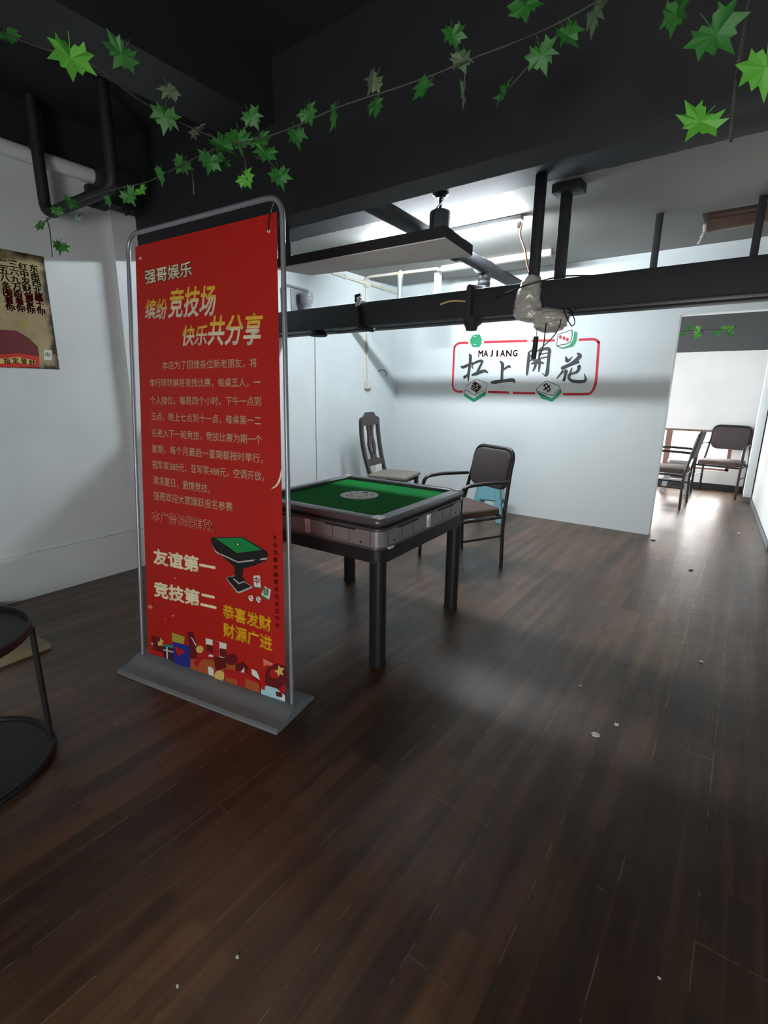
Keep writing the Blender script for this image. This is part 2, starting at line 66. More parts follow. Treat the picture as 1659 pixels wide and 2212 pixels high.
STEM_MAIN = [[[-2.4941,1.0067,1.9965],[-2.359,1.0552,2.0434],[-2.1494,1.1151,2.076],[-1.9247,1.1492,2.0718],[-1.7237,1.1746,2.0951],[-1.5539,1.1857,2.1038],[-1.4023,1.2338,2.1102],[-1.2624,1.2619,2.1206],[-1.1179,1.3134,2.155],[-0.9748,1.3741,2.181],[-0.8646,1.4231,2.2053],[-0.7788,1.4531,2.2249],[-0.6568,1.4821,2.2393],[-0.5345,1.4826,2.2425],[-0.4148,1.5177,2.2819]],[[-2.0449,0.7535,2.3923],[-1.6659,0.7158,2.2042],[-1.5989,0.8235,2.1899],[-1.5915,0.9454,2.1554],[-1.5712,1.0812,2.1357],[-1.5092,1.2077,2.1113]],[[-2.3848,0.9753,1.8433],[-2.4078,0.9894,1.9439],[-2.4649,1.0061,2.0086]],[[-1.3884,1.1628,1.9703],[-1.4229,1.1869,2.0474],[-1.4661,1.2105,2.102]],[[-1.3047,1.2263,1.9798],[-1.3434,1.2253,2.0265],[-1.393,1.2087,2.0477]],[[-1.6641,1.1573,1.9808],[-1.6763,1.1676,2.0429],[-1.6912,1.171,2.0895]],[[-0.6748,1.4704,2.1189],[-0.6209,1.4867,2.1696],[-0.582,1.4959,2.1905]]]
STEM_CORNER = [[[-0.1184,1.3542,2.086],[-0.1164,1.3343,2.0164],[-0.1151,1.3166,1.9555],[-0.1122,1.3,1.8946],[-0.1047,1.2775,1.8033]],[[-0.114,1.3153,1.9485],[-0.0963,1.3008,1.9425],[-0.0692,1.2763,1.923]],[[-0.1135,1.2871,1.8554],[-0.1279,1.2721,1.8404],[-0.1466,1.2569,1.835]],[[-0.1204,1.3394,2.0424],[-0.1378,1.3209,2.0231],[-0.1504,1.308,2.0108]]]
STEM_FAR = [[[-0.8967,6.7105,2.5],[-0.8967,6.7105,2.2],[-0.8567,6.7105,2.0096],[-0.7725,6.7717,2.0105],[-0.6371,6.8729,2.021],[-0.543,6.9425,2.0258],[-0.5806,6.9062,1.9963],[-0.5329,6.9506,2.0285],[-0.4175,7.0353,2.0323],[-0.2928,7.1291,2.0439],[-0.2479,7.1772,2.095]]]

# ------------------------------------------------------------------ materials
def lin(c):
    return tuple((x / 12.92 if x <= 0.04045 else ((x + 0.055) / 1.055) ** 2.4) for x in (v / 255 for v in c)) + (1.0,)
class NT:
    def __init__(s, m): s.t = m.node_tree; s.n = s.t.nodes; s.l = s.t.links
    def new(s, typ, **kw):
        n = s.n.new(typ)
        for k, v in kw.items(): setattr(n, k, v)
        return n
    def link(s, a, b): s.l.new(a, b)
    def math(s, op, a, b=None, c=None):
        n = s.new('ShaderNodeMath', operation=op)
        for i, v in enumerate((a, b, c)):
            if v is None: continue
            if isinstance(v, (int, float)): n.inputs[i].default_value = v
            else: s.link(v, n.inputs[i])
        return n.outputs[0]
    def mix(s, fac, a, b):
        n = s.new('ShaderNodeMix', data_type='RGBA')
        if isinstance(fac, (int, float)): n.inputs[0].default_value = fac
        else: s.link(fac, n.inputs[0])
        for i, v in ((6, a), (7, b)):
            if isinstance(v, tuple): n.inputs[i].default_value = v
            else: s.link(v, n.inputs[i])
        return n.outputs[2]
    def noise(s, vec, scale, detail=3.0, rough=0.55):
        n = s.new('ShaderNodeTexNoise')
        n.inputs['Scale'].default_value = scale; n.inputs['Detail'].default_value = detail; n.inputs['Roughness'].default_value = rough
        if vec is not None: s.link(vec, n.inputs['Vector'])
        return n.outputs['Fac']
def mat(name, rgb, rough=0.5, metal=0.0, var=0.12, scale=6.0, bump=0.0, bscale=60.0, spec=0.5, emit=None, trans=0.0):
    m = bpy.data.materials.new(name); m.use_nodes = True
    t = NT(m); b = t.n['Principled BSDF']
    c = lin(rgb)
    co = t.new('ShaderNodeTexCoord')
    f = t.noise(co.outputs['Object'], scale)
    dark = tuple(x * (1 - var) for x in c[:3]) + (1,)
    lite = tuple(min(1, x * (1 + var)) for x in c[:3]) + (1,)
    t.link(t.mix(f, dark, lite), b.inputs['Base Color'])
    b.inputs['Roughness'].default_value = rough; b.inputs['Metallic'].default_value = metal
    b.inputs['Specular IOR Level'].default_value = spec
    if trans: b.inputs['Transmission Weight'].default_value = trans
    if bump:
        bn = t.new('ShaderNodeBump'); bn.inputs['Strength'].default_value = bump; bn.inputs['Distance'].default_value = 0.004
        t.link(t.noise(co.outputs['Object'], bscale), bn.inputs['Height']); t.link(bn.outputs[0], b.inputs['Normal'])
    if emit:
        b.inputs['Emission Color'].default_value = emit[0]; b.inputs['Emission Strength'].default_value = emit[1]
    return m
M = {}
M['wall'] = mat('white_wall_paint', (214, 221, 223), 0.75, var=0.03, scale=1.5, bump=0.08, bscale=25)
M['black_paint'] = mat('matt_black_paint', (32, 34, 39), 0.6, var=0.25, scale=5, bump=0.15, bscale=40)
M['duct'] = mat('dusty_black_duct', (38, 41, 47), 0.72, var=0.2, scale=3, bump=0.1, bscale=30)
M['panel_white'] = mat('pale_panel_board', (226, 229, 230), 0.7, var=0.05, scale=2)
M['pvc'] = mat('ivory_plastic_conduit', (214, 210, 194), 0.45, var=0.05)
M['grey_pvc'] = mat('grey_plastic_pipe', (120, 124, 130), 0.45)
M['frame_grey'] = mat('satin_grey_metal_tube', (150, 152, 162), 0.38, 0.55, var=0.06)
M['base_grey'] = mat('grey_plastic_base', (120, 126, 130), 0.55, var=0.12, scale=14, bump=0.2, bscale=160)
M['chair_black'] = mat('dark_brown_black_metal', (42, 38, 38), 0.42, 0.2, var=0.1)
M['chair_fabric'] = mat('dark_brown_mesh_fabric', (66, 58, 60), 0.85, var=0.2, scale=90, bump=0.5, bscale=420)
M['chair_seat'] = mat('brown_fabric_seat', (78, 62, 56), 0.85, var=0.2, scale=60, bump=0.5, bscale=380)
M['wood_dark'] = mat('dark_stained_wood', (54, 44, 43), 0.45, var=0.3, scale=9, bump=0.2, bscale=30)
M['seat_worn'] = mat('worn_grey_wood_seat', (120, 112, 102), 0.6, var=0.2, scale=9)
M['teal'] = mat('translucent_teal_plastic', (140, 204, 214), 0.3, var=0.06, trans=0.4)
M['stool_white'] = mat('white_grey_plastic', (150, 152, 156), 0.4, var=0.04)
M['table_grey'] = mat('metallic_grey_plastic', (128, 128, 132), 0.3, 0.15, var=0.08, scale=40)
M['table_dark'] = mat('dark_grey_gloss_trim', (84, 84, 88), 0.3, 0.25, var=0.1, scale=40)
M['table_black'] = mat('black_powder_coated_metal', (30, 30, 33), 0.5, 0.2, var=0.15, scale=40, bump=0.1, bscale=300)
M['felt'] = mat('green_felt', (8, 116, 48), 0.95, var=0.1, scale=120, bump=0.3, bscale=500, spec=0.1)
M['silver'] = mat('brushed_silver', (208, 210, 212), 0.3, 0.3, var=0.06)
M['disc'] = mat('pale_grey_disc_plastic', (196, 198, 194), 0.4, var=0.04)
M['slot'] = mat('black_slot', (10, 10, 11), 0.7)
M['vine_stem'] = mat('pale_green_vine_stem', (58, 64, 54), 0.6)
M['foil'] = mat('dusty_plastic_wrap', (196, 196, 190), 0.3, 0.15, var=0.22, scale=22, bump=0.5, bscale=60)
M['cable'] = mat('black_cable', (20, 20, 22), 0.5)
M['orange'] = mat('orange_cable', (226, 120, 36), 0.5)
M['bare_wire'] = mat('cream_cable_end', (214, 196, 140), 0.5)
M['recess'] = mat('dusty_brown_recess', (132, 112, 102), 0.9, var=0.2, scale=9)
M['plaster'] = mat('torn_plaster', (186, 182, 172), 0.9, var=0.1, scale=40, bump=0.6, bscale=60)
M['carton'] = mat('brown_cardboard', (104, 78, 60), 0.85, var=0.15)
M['carton_pale'] = mat('pale_cardboard', (150, 136, 108), 0.85, var=0.15)
M['window_frame'] = mat('brown_window_frame', (122, 92, 80), 0.5)
M['dust_grey'] = mat('dusty_grey_metal', (104, 112, 116), 0.6, 0.3, var=0.3, scale=30)
M['chip'] = mat('white_plaster_chip', (206, 200, 186), 0.8)
M['dark_debris'] = mat('dark_scrap', (52, 42, 36), 0.8)
M['tube'] = mat('lit_white_tube', (255, 255, 255), 0.5, var=0.0, emit=((0.86, 0.95, 1.0, 1), TUBE_STRENGTH))
# prints
for k, c, r in (('sheet_red', (178, 22, 8), 0.55), ('cream', (244, 234, 200), 0.5), ('ink', (26, 25, 26), 0.5), ('jade', (14, 136, 66), 0.5),
             ('white', (222, 222, 216), 0.5), ('red', (176, 24, 24), 0.5), ('maroon', (98, 16, 22), 0.5), ('gold', (214, 184, 104), 0.5), ('teal_print', (40, 130, 120), 0.5),
             ('purple', (62, 26, 52), 0.5), ('olive', (170, 158, 58), 0.5), ('blue', (32, 42, 140), 0.5), ('amber', (168, 84, 40), 0.5), ('blush', (226, 120, 100), 0.5),
             ('sky', (166, 206, 222), 0.5), ('yellow', (238, 184, 24), 0.5), ('dull_red', (84, 14, 10), 0.5), ('pink', (250, 158, 140), 0.5), ('print_silver', (176, 178, 182), 0.5), ('crimson', (204, 48, 34), 0.5),
             ('green', (22, 140, 96), 0.6), ('logo_red', (190, 36, 54), 0.6), ('brush_ink', (44, 48, 50), 0.6), ('dark_green_line', (30, 76, 62), 0.6), ('robe', (104, 30, 34), 0.6)):
    M[k] = mat(k + '_ink' if 'ink' not in k else k, c, r, var=0.05, scale=8)
def leaf_mat(name, rgb):
    m = mat(name, rgb, 0.55, var=0.25, scale=18)
    b = m.node_tree.nodes['Principled BSDF']
    b.inputs['Subsurface Weight'].default_value = 0.0
    return m
M['leaf'] = leaf_mat('green_fabric_leaf', (48, 114, 46))
M['leaf_light'] = leaf_mat('light_green_fabric_leaf', (88, 166, 56))
M['leaf_pale'] = leaf_mat('pale_green_leaf_back', (98, 124, 94))
def title_mat():
    m = bpy.data.materials.new('yellow_to_white_title_ink'); m.use_nodes = True
    t = NT(m); b = t.n['Principled BSDF']
    a = t.new('ShaderNodeAttribute', attribute_name='print_height')
    r = t.new('ShaderNodeValToRGB')
    e = r.color_ramp.elements
    e[0].position = 0.0; e[0].color = lin((226, 220, 204)); e[1].position = 1.0; e[1].color = lin((226, 178, 40))
    e2 = r.color_ramp.elements.new(0.5); e2.color = lin((226, 214, 178)); e3 = r.color_ramp.elements.new(0.62); e3.color = lin((228, 190, 80))
    t.link(a.outputs['Fac'], r.inputs[0]); t.link(r.outputs[0], b.inputs['Base Color']); b.inputs['Roughness'].default_value = 0.5
    return m
M['title'] = title_mat()
def floor_mat():
    m = bpy.data.materials.new('dark_wood_plank_vinyl'); m.use_nodes = True
    t = NT(m); b = t.n['Principled BSDF']
    co = t.new('ShaderNodeTexCoord')
    sx = t.new('ShaderNodeSeparateXYZ'); t.link(co.outputs['Object'], sx.inputs[0])
    cx = t.new('ShaderNodeCombineXYZ')
    t.link(sx.outputs['Y'], cx.inputs[0]); t.link(t.math('ADD', sx.outputs['X'], 0.098), cx.inputs[1])
    br = t.new('ShaderNodeTexBrick', offset=0.37, offset_frequency=2)
    br.inputs['Scale'].default_value = 1.0; br.inputs['Brick Width'].default_value = 1.22; br.inputs['Row Height'].default_value = 0.187
    br.inputs['Mortar Size'].default_value = 0.0016; br.inputs['Mortar Smooth'].default_value = 0.3; br.inputs['Bias'].default_value = 0.0
    br.inputs['Color1'].default_value = (0.2, 0.2, 0.2, 1); br.inputs['Color2'].default_value = (0.8, 0.8, 0.8, 1); br.inputs['Mortar'].default_value = (0.5, 0.5, 0.5, 1)
    t.link(cx.outputs[0], br.inputs['Vector'])
    br2 = t.new('ShaderNodeTexBrick', offset=0.43, offset_frequency=2)
    br2.inputs['Scale'].default_value = 1.0; br2.inputs['Brick Width'].default_value = 0.9; br2.inputs['Row Height'].default_value = 0.187 / 3
    br2.inputs['Mortar Size'].default_value = 0.006; br2.inputs['Mortar Smooth'].default_value = 1.0; br2.inputs['Mortar'].default_value = (0.5, 0.5, 0.5, 1); br2.inputs['Bias'].default_value = 0.0
    br2.inputs['Color1'].default_value = (0.0, 0.0, 0.0, 1); br2.inputs['Color2'].default_value = (1, 1, 1, 1)
    t.link(cx.outputs[0], br2.inputs['Vector'])
    mp = t.new('ShaderNodeMapping'); mp.inputs['Scale'].default_value = (10, 0.55, 1)
    t.link(co.outputs['Object'], mp.inputs[0])
    s1 = t.noise(mp.outputs[0], 1.6, 4)
    mp2 = t.new('ShaderNodeMapping'); mp2.inputs['Scale'].default_value = (70, 2.0, 1)
    t.link(co.outputs['Object'], mp2.inputs[0])
    s2 = t.noise(mp2.outputs[0], 1.5, 5)
    blot = t.noise(co.outputs['Object'], 2.3, 4)
    v = t.math('ADD', t.math('ADD', t.math('MULTIPLY', br.outputs['Color'], 0.24), t.math('ADD', 0.06, t.math('MULTIPLY', br2.outputs['Color'], 0.14))), t.math('ADD', t.math('MULTIPLY', s1, 0.62), t.math('ADD', t.math('MULTIPLY', s2, 0.28), t.math('MULTIPLY', blot, 0.2))))
    r = t.new('ShaderNodeValToRGB'); e = r.color_ramp.elements
    e[0].position = 0.45; e[0].color = lin((36, 25, 18)); e[1].position = 1.0; e[1].color = lin((112, 80, 56))
    e2 = e.new(0.74); e2.color = lin((66, 47, 35))
    t.link(v, r.inputs[0])
    wear = t.noise(co.outputs['Object'], 7.0, 3)
    seam = t.math('MULTIPLY', br.outputs['Fac'], t.math('GREATER_THAN', wear, 0.53))
    c = t.mix(t.math('MULTIPLY', seam, 0.6), r.outputs[0], lin((146, 124, 100)))
    dust = t.noise(co.outputs['Object'], 1.3, 6, 0.7)
    dfac = t.math('MULTIPLY', t.math('MAXIMUM', t.math('SUBTRACT', dust, 0.45), 0.0), 0.8)
    c = t.mix(dfac, c, lin((128, 116, 102)))
    t.link(c, b.inputs['Base Color'])
    t.link(t.math('ADD', 0.27, t.math('MULTIPLY', blot, 0.16)), b.inputs['Roughness'])
    bn = t.new('ShaderNodeBump'); bn.inputs['Strength'].default_value = 0.5; bn.inputs['Distance'].default_value = 0.004
    h = t.math('ADD', t.math('MULTIPLY', t.noise(co.outputs['Object'], 9.0, 3), 0.9), t.math('MULTIPLY', s2, 0.25))
    t.link(h, bn.inputs['Height']); t.link(bn.outputs[0], b.inputs['Normal'])
    return m
M['floor'] = floor_mat()
def split_mat(name, axis, edge, low, high, ragged=0.02, rough=0.75):
    """two paints meeting along a hand-brushed edge"""
    m = bpy.data.materials.new(name); m.use_nodes = True
    t = NT(m); b = t.n['Principled BSDF']
    co = t.new('ShaderNodeTexCoord'); sx = t.new('ShaderNodeSeparateXYZ'); t.link(co.outputs['Object'], sx.inputs[0])
    n = t.math('MULTIPLY', t.math('SUBTRACT', t.noise(co.outputs['Object'], 16, 4), 0.5), ragged)
    f = t.math('GREATER_THAN', t.math('ADD', sx.outputs[axis], n), edge)
    v = t.noise(co.outputs['Object'], 2.2, 5, 0.6)
    lo = t.mix(v, tuple(x * 0.85 for x in lin(low)[:3]) + (1,), tuple(x * 1.12 for x in lin(low)[:3]) + (1,))
    hi = t.mix(v, tuple(x * 0.88 for x in lin(high)[:3]) + (1,), tuple(x * 1.1 for x in lin(high)[:3]) + (1,))
    t.link(t.mix(f, lo, hi), b.inputs['Base Color']); b.inputs['Roughness'].default_value = rough
    return m
M['ceiling'] = split_mat('part_black_part_grey_ceiling', 'Y', 3.19, (38, 40, 46), (142, 142, 138), 0.05)
M['wall_left'] = split_mat('white_wall_black_top', 'Z', 2.65, (214, 221, 223), (30, 31, 34), 0.03)
M['wall_far'] = split_mat('white_far_wall_dark_top', 'Z', 1.88, (222, 224, 224), (74, 76, 78), 0.006)
def parchment():
    m = bpy.data.materials.new('stained_parchment_print'); m.use_nodes = True
    t = NT(m); b = t.n['Principled BSDF']
    co = t.new('ShaderNodeTexCoord')
    n1 = t.noise(co.outputs['Object'], 6, 5, 0.65)
    c = t.mix(n1, lin((116, 98, 58)), lin((196, 182, 138)))
    sp = t.new('ShaderNodeSeparateXYZ'); t.link(co.outputs['Generated'], sp.inputs[0])
    d = t.math('MULTIPLY', t.math('ABSOLUTE', t.math('SUBTRACT', sp.outputs['Y'], 0.5)), 2.0)
    d2 = t.math('MULTIPLY', t.math('ABSOLUTE', t.math('SUBTRACT', sp.outputs['Z'], 0.5)), 2.0)
    e = t.math('ADD', t.math('MAXIMUM', d, d2), t.math('MULTIPLY', t.math('SUBTRACT', t.noise(co.outputs['Object'], 13, 4), 0.5), 0.55))
    r = t.new('ShaderNodeValToRGB'); r.color_ramp.elements[0].position = 0.84; r.color_ramp.elements[1].position = 1.02
    t.link(e, r.inputs[0])
    t.link(t.mix(r.outputs[0], c, lin((48, 36, 22))), b.inputs['Base Color']); b.inputs['Roughness'].default_value = 0.5
    return m
M['parchment'] = parchment()
def glass():
    m = bpy.data.materials.new('clear_window_glass'); m.use_nodes = True
    t = NT(m); out = t.n['Material Output']; t.n.remove(t.n['Principled BSDF'])
    tr = t.new('ShaderNodeBsdfTransparent'); gl = t.new('ShaderNodeBsdfGlossy'); gl.inputs['Roughness'].default_value = 0.03
    mx = t.new('ShaderNodeMixShader'); mx.inputs[0].default_value = 0.06
    t.link(tr.outputs[0], mx.inputs[1]); t.link(gl.outputs[0], mx.inputs[2]); t.link(mx.outputs[0], out.inputs[0])
    return m
M['glass'] = glass()

# ------------------------------------------------------------------ mesh helpers
class MB:
    def __init__(s): s.v = []; s.f = []; s.m = []; s.a = None
    def add(s, vs, fs, mi=0):
        o = len(s.v); s.v += [Vector(v) for v in vs]; s.f += [[i + o for i in f] for f in fs]; s.m += [mi] * len(fs)
        return s
    def box(s, x0, x1, y0, y1, z0, z1, bevel=0.0, seg=2, mi=0, mtx=None):
        bm = bmesh.new(); bmesh.ops.create_cube(bm, size=1)
        for v in bm.verts: v.co = Vector(((x0 + x1) / 2 + v.co.x * (x1 - x0), (y0 + y1) / 2 + v.co.y * (y1 - y0), (z0 + z1) / 2 + v.co.z * (z1 - z0)))
        if bevel: bmesh.ops.bevel(bm, geom=bm.edges[:], offset=bevel, segments=seg, profile=0.5, affect='EDGES')
        return s.bm(bm, mi, mtx)
    def bm(s, bm, mi=0, mtx=None):
        bm.verts.index_update()
        s.add([(mtx @ v.co if mtx else v.co.copy()) for v in bm.verts], [[v.index for v in f.verts] for f in bm.faces], mi); bm.free(); return s
    def rbox(s, w, d, z0, z1, rad, mtx=None, mi=0, top=0.0, seg=6, cx=0, cy=0):
        """rectangle with rounded vertical corners, optional rounded top"""
        loop = []
        for qx, qy, a0 in ((1, 1, 0), (-1, 1, 90), (-1, -1, 180), (1, -1, 270)):
            for k in range(seg + 1):
                a = math.radians(a0 + 90 * k / seg)
                loop.append((cx + qx * (w / 2 - rad) + rad * math.cos(a), cy + qy * (d / 2 - rad) + rad * math.sin(a)))
        n = len(loop); levels = [(1, z0), (1, z1 - top)]
        if top:
            for k in (1, 2, 3): levels.append((1 - (1 - math.cos(k * PI / 6)) * top / min(w, d) * 2, z1 - top + top * math.sin(k * PI / 6)))
        elif z1 == z0: levels = [(1, z0)]
        vs = []
        for sc_, z in levels: vs += [Vector((cx + (x - cx) * sc_, cy + (y - cy) * sc_, z)) for x, y in loop]
        fs = [[j * n + i, j * n + (i + 1) % n, (j + 1) * n + (i + 1) % n, (j + 1) * n + i] for j in range(len(levels) - 1) for i in range(n)]
        fs += [list(range(n))[::-1], [(len(levels) - 1) * n + i for i in range(n)]]
        if mtx: vs = [mtx @ v for v in vs]
        return s.add(vs, fs, mi)
    def tube(s, pts, r, n=10, mi=0, closed=False, sx=1.0):
        pts = [Vector(p) for p in pts]; N = len(pts)
        rs = r if isinstance(r, (list, tuple)) else [r] * N
        d0 = (pts[1] - pts[0]).normalized()
        up = Vector((0, 0, 1)) if abs(d0.z) < 0.9 else Vector((0, 1, 0))
        side = d0.cross(up).normalized(); vs = []
        for i, p in enumerate(pts):
            if closed: d = (pts[(i + 1) % N] - pts[i - 1]).normalized()
            else: d = (pts[min(i + 1, N - 1)] - pts[max(i - 1, 0)]).normalized()
            side = (side - d * side.dot(d)).normalized(); nrm = d.cross(side)
            for k in range(n):
                a = 2 * PI * k / n
                vs.append(p + side * math.cos(a) * rs[i] * sx + nrm * math.sin(a) * rs[i])
        fs = [[i * n + k, i * n + (k + 1) % n, ((i + 1) % N) * n + (k + 1) % n, ((i + 1) % N) * n + k] for i in range(N if closed else N - 1) for k in range(n)]
        if not closed: fs += [list(range(n))[::-1], [(N - 1) * n + k for k in range(n)]]
        return s.add(vs, fs, mi)
    def lathe(s, prof, c=(0, 0), n=32, mi=0):
        vs = [(c[0] + r * math.cos(2 * PI * k / n), c[1] + r * math.sin(2 * PI * k / n), z) for r, z in prof for k in range(n)]
        fs = [[j * n + k, j * n + (k + 1) % n, (j + 1) * n + (k + 1) % n, (j + 1) * n + k] for j in range(len(prof) - 1) for k in range(n)]
        fs += [list(range(n))[::-1], [(len(prof) - 1) * n + k for k in range(n)]]
        return s.add(vs, fs, mi)
    def prism(s, poly, off, mi=0):
        poly = [Vector(p) for p in poly]; off = Vector(off); n = len(poly)
        return s.add(poly + [p + off for p in poly], [list(range(n))[::-1], list(range(n, 2 * n))] + [[i, (i + 1) % n, n + (i + 1) % n, n + i] for i in range(n)], mi)
    def face(s, poly, mi=0): return s.add(poly, [list(range(len(poly)))], mi)
    def xf(s, mtx): s.v = [mtx @ v for v in s.v]; return s
    def build(s, name, mats, parent=None, sharp=35, at=None):
        """at: world point that the parent sits on (mesh given in world coordinates)"""
        me = bpy.data.meshes.new(name)
        o = Vector(at) if at is not None else Vector((0, 0, 0))
        me.from_pydata([v - o for v in s.v], [], s.f)
        mats = mats if isinstance(mats, (list, tuple)) else [mats]
        for m in mats: me.materials.append(m if not isinstance(m, str) else M[m])
        me.polygons.foreach_set('material_index', s.m); me.polygons.foreach_set('use_smooth', [True] * len(s.f))
        bm = bmesh.new(); bm.from_mesh(me); bmesh.ops.recalc_face_normals(bm, faces=bm.faces[:]); bm.to_mesh(me); bm.free()
        me.set_sharp_from_angle(angle=math.radians(sharp))
        if s.a is not None:
            at_ = me.attributes.new('print_height', 'FLOAT', 'POINT'); at_.data.foreach_set('value', s.a)
        ob = bpy.data.objects.new(name, me); COL.objects.link(ob)
        if parent: ob.parent = parent
        return ob
def tag(o, label=None, cat=None, group=None, kind=None):
    if label: o['label'] = label
    if cat: o['category'] = cat
    if group: o['group'] = group
    if kind: o['kind'] = kind
    return o
def empty(name, loc, rz, label, cat, group=None):
    o = bpy.data.objects.new(name, None); COL.objects.link(o); o.empty_display_size = 0.05
    o.location = loc; o.rotation_euler = (0, 0, rz)
    return tag(o, label, cat, group)
def struct(name, mb, m, parent=None, label=None):
    o = mb.build(name, m, parent)
    if parent is None: o['kind'] = 'structure'
    return o
def dup(root, loc, rz, label):
    r = root.copy(); COL.objects.link(r); r.location = loc; r.rotation_euler = (0, 0, rz); r['label'] = label
    for ch in list(root.children):
        c = ch.copy(); COL.objects.link(c); c.parent = r
        for g in ch.children:
            d = g.copy(); COL.objects.link(d); d.parent = c
    return r
def arc(p0, p1, p2, n=6):
    p0, p1, p2 = Vector(p0), Vector(p1), Vector(p2)
    return [(1 - t) ** 2 * p0 + 2 * t * (1 - t) * p1 + t * t * p2 for t in (k / n for k in range(n + 1))]
def smooth_path(pts, n=6):
    P = [Vector(p) for p in pts]; out = []
    for i in range(len(P) - 1):
        a, b, c, d = P[max(i - 1, 0)], P[i], P[i + 1], P[min(i + 2, len(P) - 1)]
        for k in range(n):
            t = k / n
            out.append(0.5 * ((2 * b) + (c - a) * t + (2 * a - 5 * b + 4 * c - d) * t * t + (3 * b - a - 3 * c + d) * t ** 3))
    return out + [P[-1]]
def ribbon(mb, pts, to3, mi=0, smooth=True):
    """brush stroke: pts are (a, b, width)"""
    q = smooth_path([(p[0], p[1], p[2]) for p in pts], 6) if smooth and len(pts) > 2 else [Vector(p) for p in pts]
    L, R = [], []
    for i, p in enumerate(q):
        d = q[min(i + 1, len(q) - 1)] - q[max(i - 1, 0)]; d = Vector((d.x, d.y)); d.normalize()
        n = Vector((-d.y, d.x)) * max(p.z, 0.0004) / 2
        L.append(to3(p.x + n.x, p.y + n.y)); R.append(to3(p.x - n.x, p.y - n.y))
    k = len(q)
    mb.add(L + R, [[i, i + 1, k + i + 1, k + i] for i in range(k - 1)], mi)
_gl = {}
def glyphs(txt, bold=0.0, shear=0.0):
    key = (txt, bold, shear)
    if key in _gl: return _gl[key]
    cu = bpy.data.curves.new('text', 'FONT'); cu.body = txt; cu.shear = shear; cu.resolution_u = 3
    ob = bpy.data.objects.new('text', cu); COL.objects.link(ob)
    dg = bpy.context.evaluated_depsgraph_get(); dg.update()
    me = bpy.data.meshes.new_from_object(ob.evaluated_get(dg))
    vs = [(v.co.x, v.co.y) for v in me.vertices]; fs = [list(p.vertices) for p in me.polygons]
    bpy.data.objects.remove(ob); bpy.data.curves.remove(cu); bpy.data.meshes.remove(me)
    if bold:
        n = len(vs); v2, f2 = [], []
        for k in range(8):
            dx, dy = bold * math.cos(k * PI / 4), bold * math.sin(k * PI / 4)
            f2 += [[i + len(v2) for i in f] for f in fs]; v2 += [(x + dx, y + dy) for x, y in vs]
        vs, fs = v2, f2
    _gl[key] = (vs, fs)
    return _gl[key]
def lay(mb, txt, a, b, h, to3, bold=0.0, shear=0.0, mi=0, attr=None):
    """text between the ends a and b of its middle line (2-D), h high, mapped by to3"""
    vs, fs = glyphs(txt, bold, shear)
    xs = [v[0] for v in vs]; ys = [v[1] for v in vs]
    x0, x1, y0, y1 = min(xs), max(xs), min(ys), max(ys)
    A = Vector(a); B = Vector(b); out = []
    for x, y in vs:
        s_ = (x - x0) / (x1 - x0); t_ = (y - y0) / (y1 - y0) - 0.5
        p = A + (B - A) * s_ + Vector((0, h * t_))
        out.append(to3(p.x, p.y))
        if attr is not None: attr.append(t_ + 0.5)
    mb.add(out, fs, mi)
def glyph_at(mb, ch, c, w, h, to3, rot=0.0, bold=0.0, mi=0):
    vs, fs = glyphs(ch, bold)
    xs = [v[0] for v in vs]; ys = [v[1] for v in vs]
    mx, my = (min(xs) + max(xs)) / 2, (min(ys) + max(ys)) / 2
    sw = max(max(xs) - min(xs), max(ys) - min(ys)); out = []
    for x, y in vs:
        dx, dy = (x - mx) / sw * w, (y - my) / sw * h
        out.append(to3(c[0] + dx * math.cos(rot) - dy * math.sin(rot), c[1] + dx * math.sin(rot) + dy * math.cos(rot)))
    mb.add(out, fs, mi)

# ------------------------------------------------------------------ room
XL, YB, ZN, ZF = -3.58, 5.17, 2.90, 2.52
struct('floor', MB().box(-3.8, 2.2, -3.2, 8.6, -0.12, 0.0), 'floor')
# ceiling: higher near bay, lower far bay with a broken-open slot at the right
cl = MB().box(-3.8, 2.2, -3.2, 2.0, ZN, ZN + 0.1)
for b in ((-3.8, -0.455, 2.0, 5.35), (-0.455, 2.2, 2.0, 4.30), (-0.455, 2.2, 4.80, 5.35)):
    cl.box(b[0], b[1], b[2], b[3], ZF, ZF + 0.12)
struct('ceiling', cl, 'ceiling')
sl = MB().box(-0.455, 2.2, 4.30, 4.80, ZF + 0.2, ZF + 0.26).box(-0.50, -0.455, 4.26, 4.84, ZF + 0.12, ZF + 0.26).box(-0.455, 2.2, 4.80, 4.84, ZF + 0.121, ZF + 0.2).box(-0.455, 2.2, 4.26, 4.30, ZF + 0.121, ZF + 0.2)
sl.box(-0.4549, 2.2, 4.792, 4.7995, ZF + 0.004, ZF + 0.2)
sl.box(-0.4545, 2.2, 4.70, 4.7995, ZF + 0.085, ZF + 0.11)
struct('trim_4', sl, 'recess')
struct('wall_left', MB().box(XL - 0.2, XL, -3.2, YB, 0, ZN), 'wall_left')
struct('trim_1', MB().box(XL, -3.52, 1.82, 2.25, 0, ZN), 'wall_left')                       # pilaster on the left wall
struct('trim_2', MB().box(-3.52, 2.0, 1.985, 2.142, 2.195, ZN), 'black_paint')                 # black beam across
bw = MB().box(XL - 0.2, -0.60, YB, YB + 0.13, 0, ZF + 0.1).box(-0.60, 0.33, YB, YB + 0.13, 1.985, ZF + 0.1).box(0.33, 2.2, YB, YB + 0.13, 0, ZF + 0.1)
struct('wall_back', bw, 'wall')
struct('wall_right', MB().box(1.55, 1.75, -3.2, YB, 0, ZN), 'wall')
